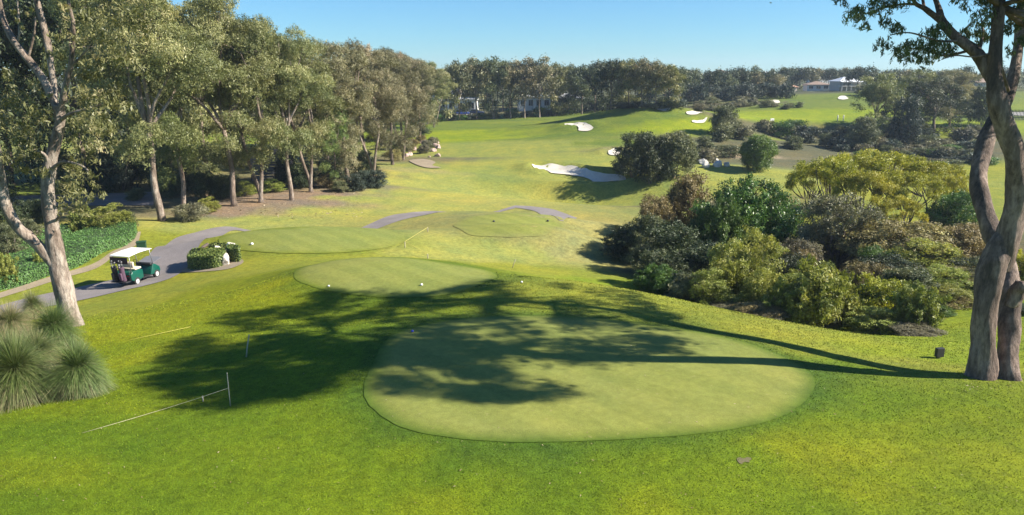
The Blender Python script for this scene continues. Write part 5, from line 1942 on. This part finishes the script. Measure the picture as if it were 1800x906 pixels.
# fence at the right edge by the far path
p0, p1 = GD(1745, 158), GD(1850, 158)
fr_ = empty('fence', p0, math.atan2(p1.y - p0.y, p1.x - p0.x), 'dark picket fence beyond the far path past the big trunk', 'fence')
L = (p1 - p0).length
zr = float(p1.z - p0.z)
pk = MB()
for i in range(int(L / .3)):
    z = zr * i * .3 / L
    pk.box(i * .3 - .06, i * .3 + .06, -.03, .03, z + .05, z + 2.2)
pk.build('pickets', plain('dark fence timber', (.06, .055, .06), .9), fr_)
MB().box(0, L, .035, .1, .5, .62).build('rail', plain('fence rail timber', (.08, .07, .07), .9), fr_)
MB().box(0, L, .035, .1, 1.7, 1.82).build('rail', plain('fence rail timber', (.08, .07, .07), .9), fr_)
strip('footpath', [(1690, 194), (1740, 196), (1830, 199)], [(1690, 198), (1740, 201), (1830, 206)], M['concrete'], .1, 4, 'pale path in front of the far fence', 4)

# ------------------------------------------------------------------ loose things on the ground and short grass
def grass_sheet():
    rng = np.random.default_rng(5)
    n = 300000
    Y = 8.5 + (rng.random(n) ** 1.5) * 24
    X = rng.uniform(-.78, .78, n) * (Y + 1.5)
    keep = ~inside(TEE1, X, Y) & ~inside(TEE2, X, Y)
    X, Y = X[keep], Y[keep]
    n = len(X)
    Z = H(X, Y)
    c = fringe_colour(ground_colour(X, Y), X, Y)
    patch = .5 + .5 * np.sin(X * 1.3 + np.sin(Y * .8) * 2) * np.sin(Y * 1.1 + 1)
    c = c * (rng.uniform(.8, 1.45, (n, 1))) * (1 + .2 * (patch[:, None] - .5))
    c[:, 0] *= rng.uniform(.85, 1.2, n)
    th = rng.uniform(0, 6.283, n)
    hgt_ = rng.uniform(.010, .032, n)
    w = rng.uniform(.008, .02, n) * (Y / 18)
    dx, dy = np.cos(th) * w, np.sin(th) * w
    lx, ly = rng.normal(0, .03, n), rng.normal(0, .03, n)
    V = np.stack([np.stack([X - dx, Y - dy, Z - .01], -1), np.stack([X + dx, Y + dy, Z - .01], -1), np.stack([X + lx, Y + ly, Z + hgt_], -1)], 1)
    m, nt, b = new_mat('grass blade')
    at = N(nt, 'ShaderNodeAttribute', attribute_name='col')
    nt.links.new(at.outputs['Color'], b.inputs['Base Color'])
    b.inputs['Roughness'].default_value = .7
    b.inputs['Specular IOR Level'].default_value = .2
    me = quads_mesh('grass', V, m, None, c, 3)
    o = link(bpy.data.objects.new('grass', me))
    tag(o, 'short mown grass of the foreground lawn', 'grass', None, 'stuff')


grass_sheet()


def litter(name, n, region, size, mat, label, seed):
    rng = np.random.default_rng(seed)
    V, t = [], []
    while len(V) < n:
        u, v = rng.uniform(region[0], region[1]), rng.uniform(region[2], region[3])
        p = G(u, v)
        a = rng.uniform(0, 6.28)
        s = size * rng.uniform(.5, 1.4)
        d = np.array([math.cos(a), math.sin(a), rng.normal(0, .25)]) * s
        e = np.array([-math.sin(a), math.cos(a), rng.normal(0, .3)]) * s * .3
        q = np.array(p) + np.array([0, 0, .025])
        V.append([q - d, q + e, q + d, q - e])
        t.append(rng.random())
    me = quads_mesh(name, np.array(V), mat, np.array(t))
    o = link(bpy.data.objects.new(name, me))
    tag(o, label, 'leaves', None, 'stuff')


DRYLEAF = leaf_mat('fallen leaves', [(0, (.08, .05, .025)), (.5, (.15, .11, .06)), (1, (.26, .21, .15))], .1, .7, 0)
litter('fallen_leaves', 420, (0, 1800, 560, 900), .026, DRYLEAF, 'dry fallen leaves scattered over the lawn', 3)
litter('fallen_leaves', 90, (1690, 1800, 645, 690), .035, DRYLEAF, 'bark strips and leaves round the big gum foot', 8)
litter('fallen_leaves', 500, (250, 640, 335, 385), .14, DRYLEAF, 'bark and leaf litter under the gum row', 4)

# ------------------------------------------------------------------ haze
hm = bpy.data.materials.new('haze air')
hm.use_nodes = True
hn = hm.node_tree
hn.nodes.clear()
ho = hn.nodes.new('ShaderNodeOutputMaterial')
hv = hn.nodes.new('ShaderNodeVolumePrincipled')
hv.inputs['Density'].default_value = 0.00026
hv.inputs['Color'].default_value = (.70, .84, 1.0, 1)
hv.inputs['Anisotropy'].default_value = 0.2
hn.links.new(hv.outputs[0], ho.inputs['Volume'])
hz = MB().box(-2900, 2900, -60, 1960, -6, 46).build('haze', hm)
tag(hz, 'pale blue haze over the course', None, None, 'stuff')
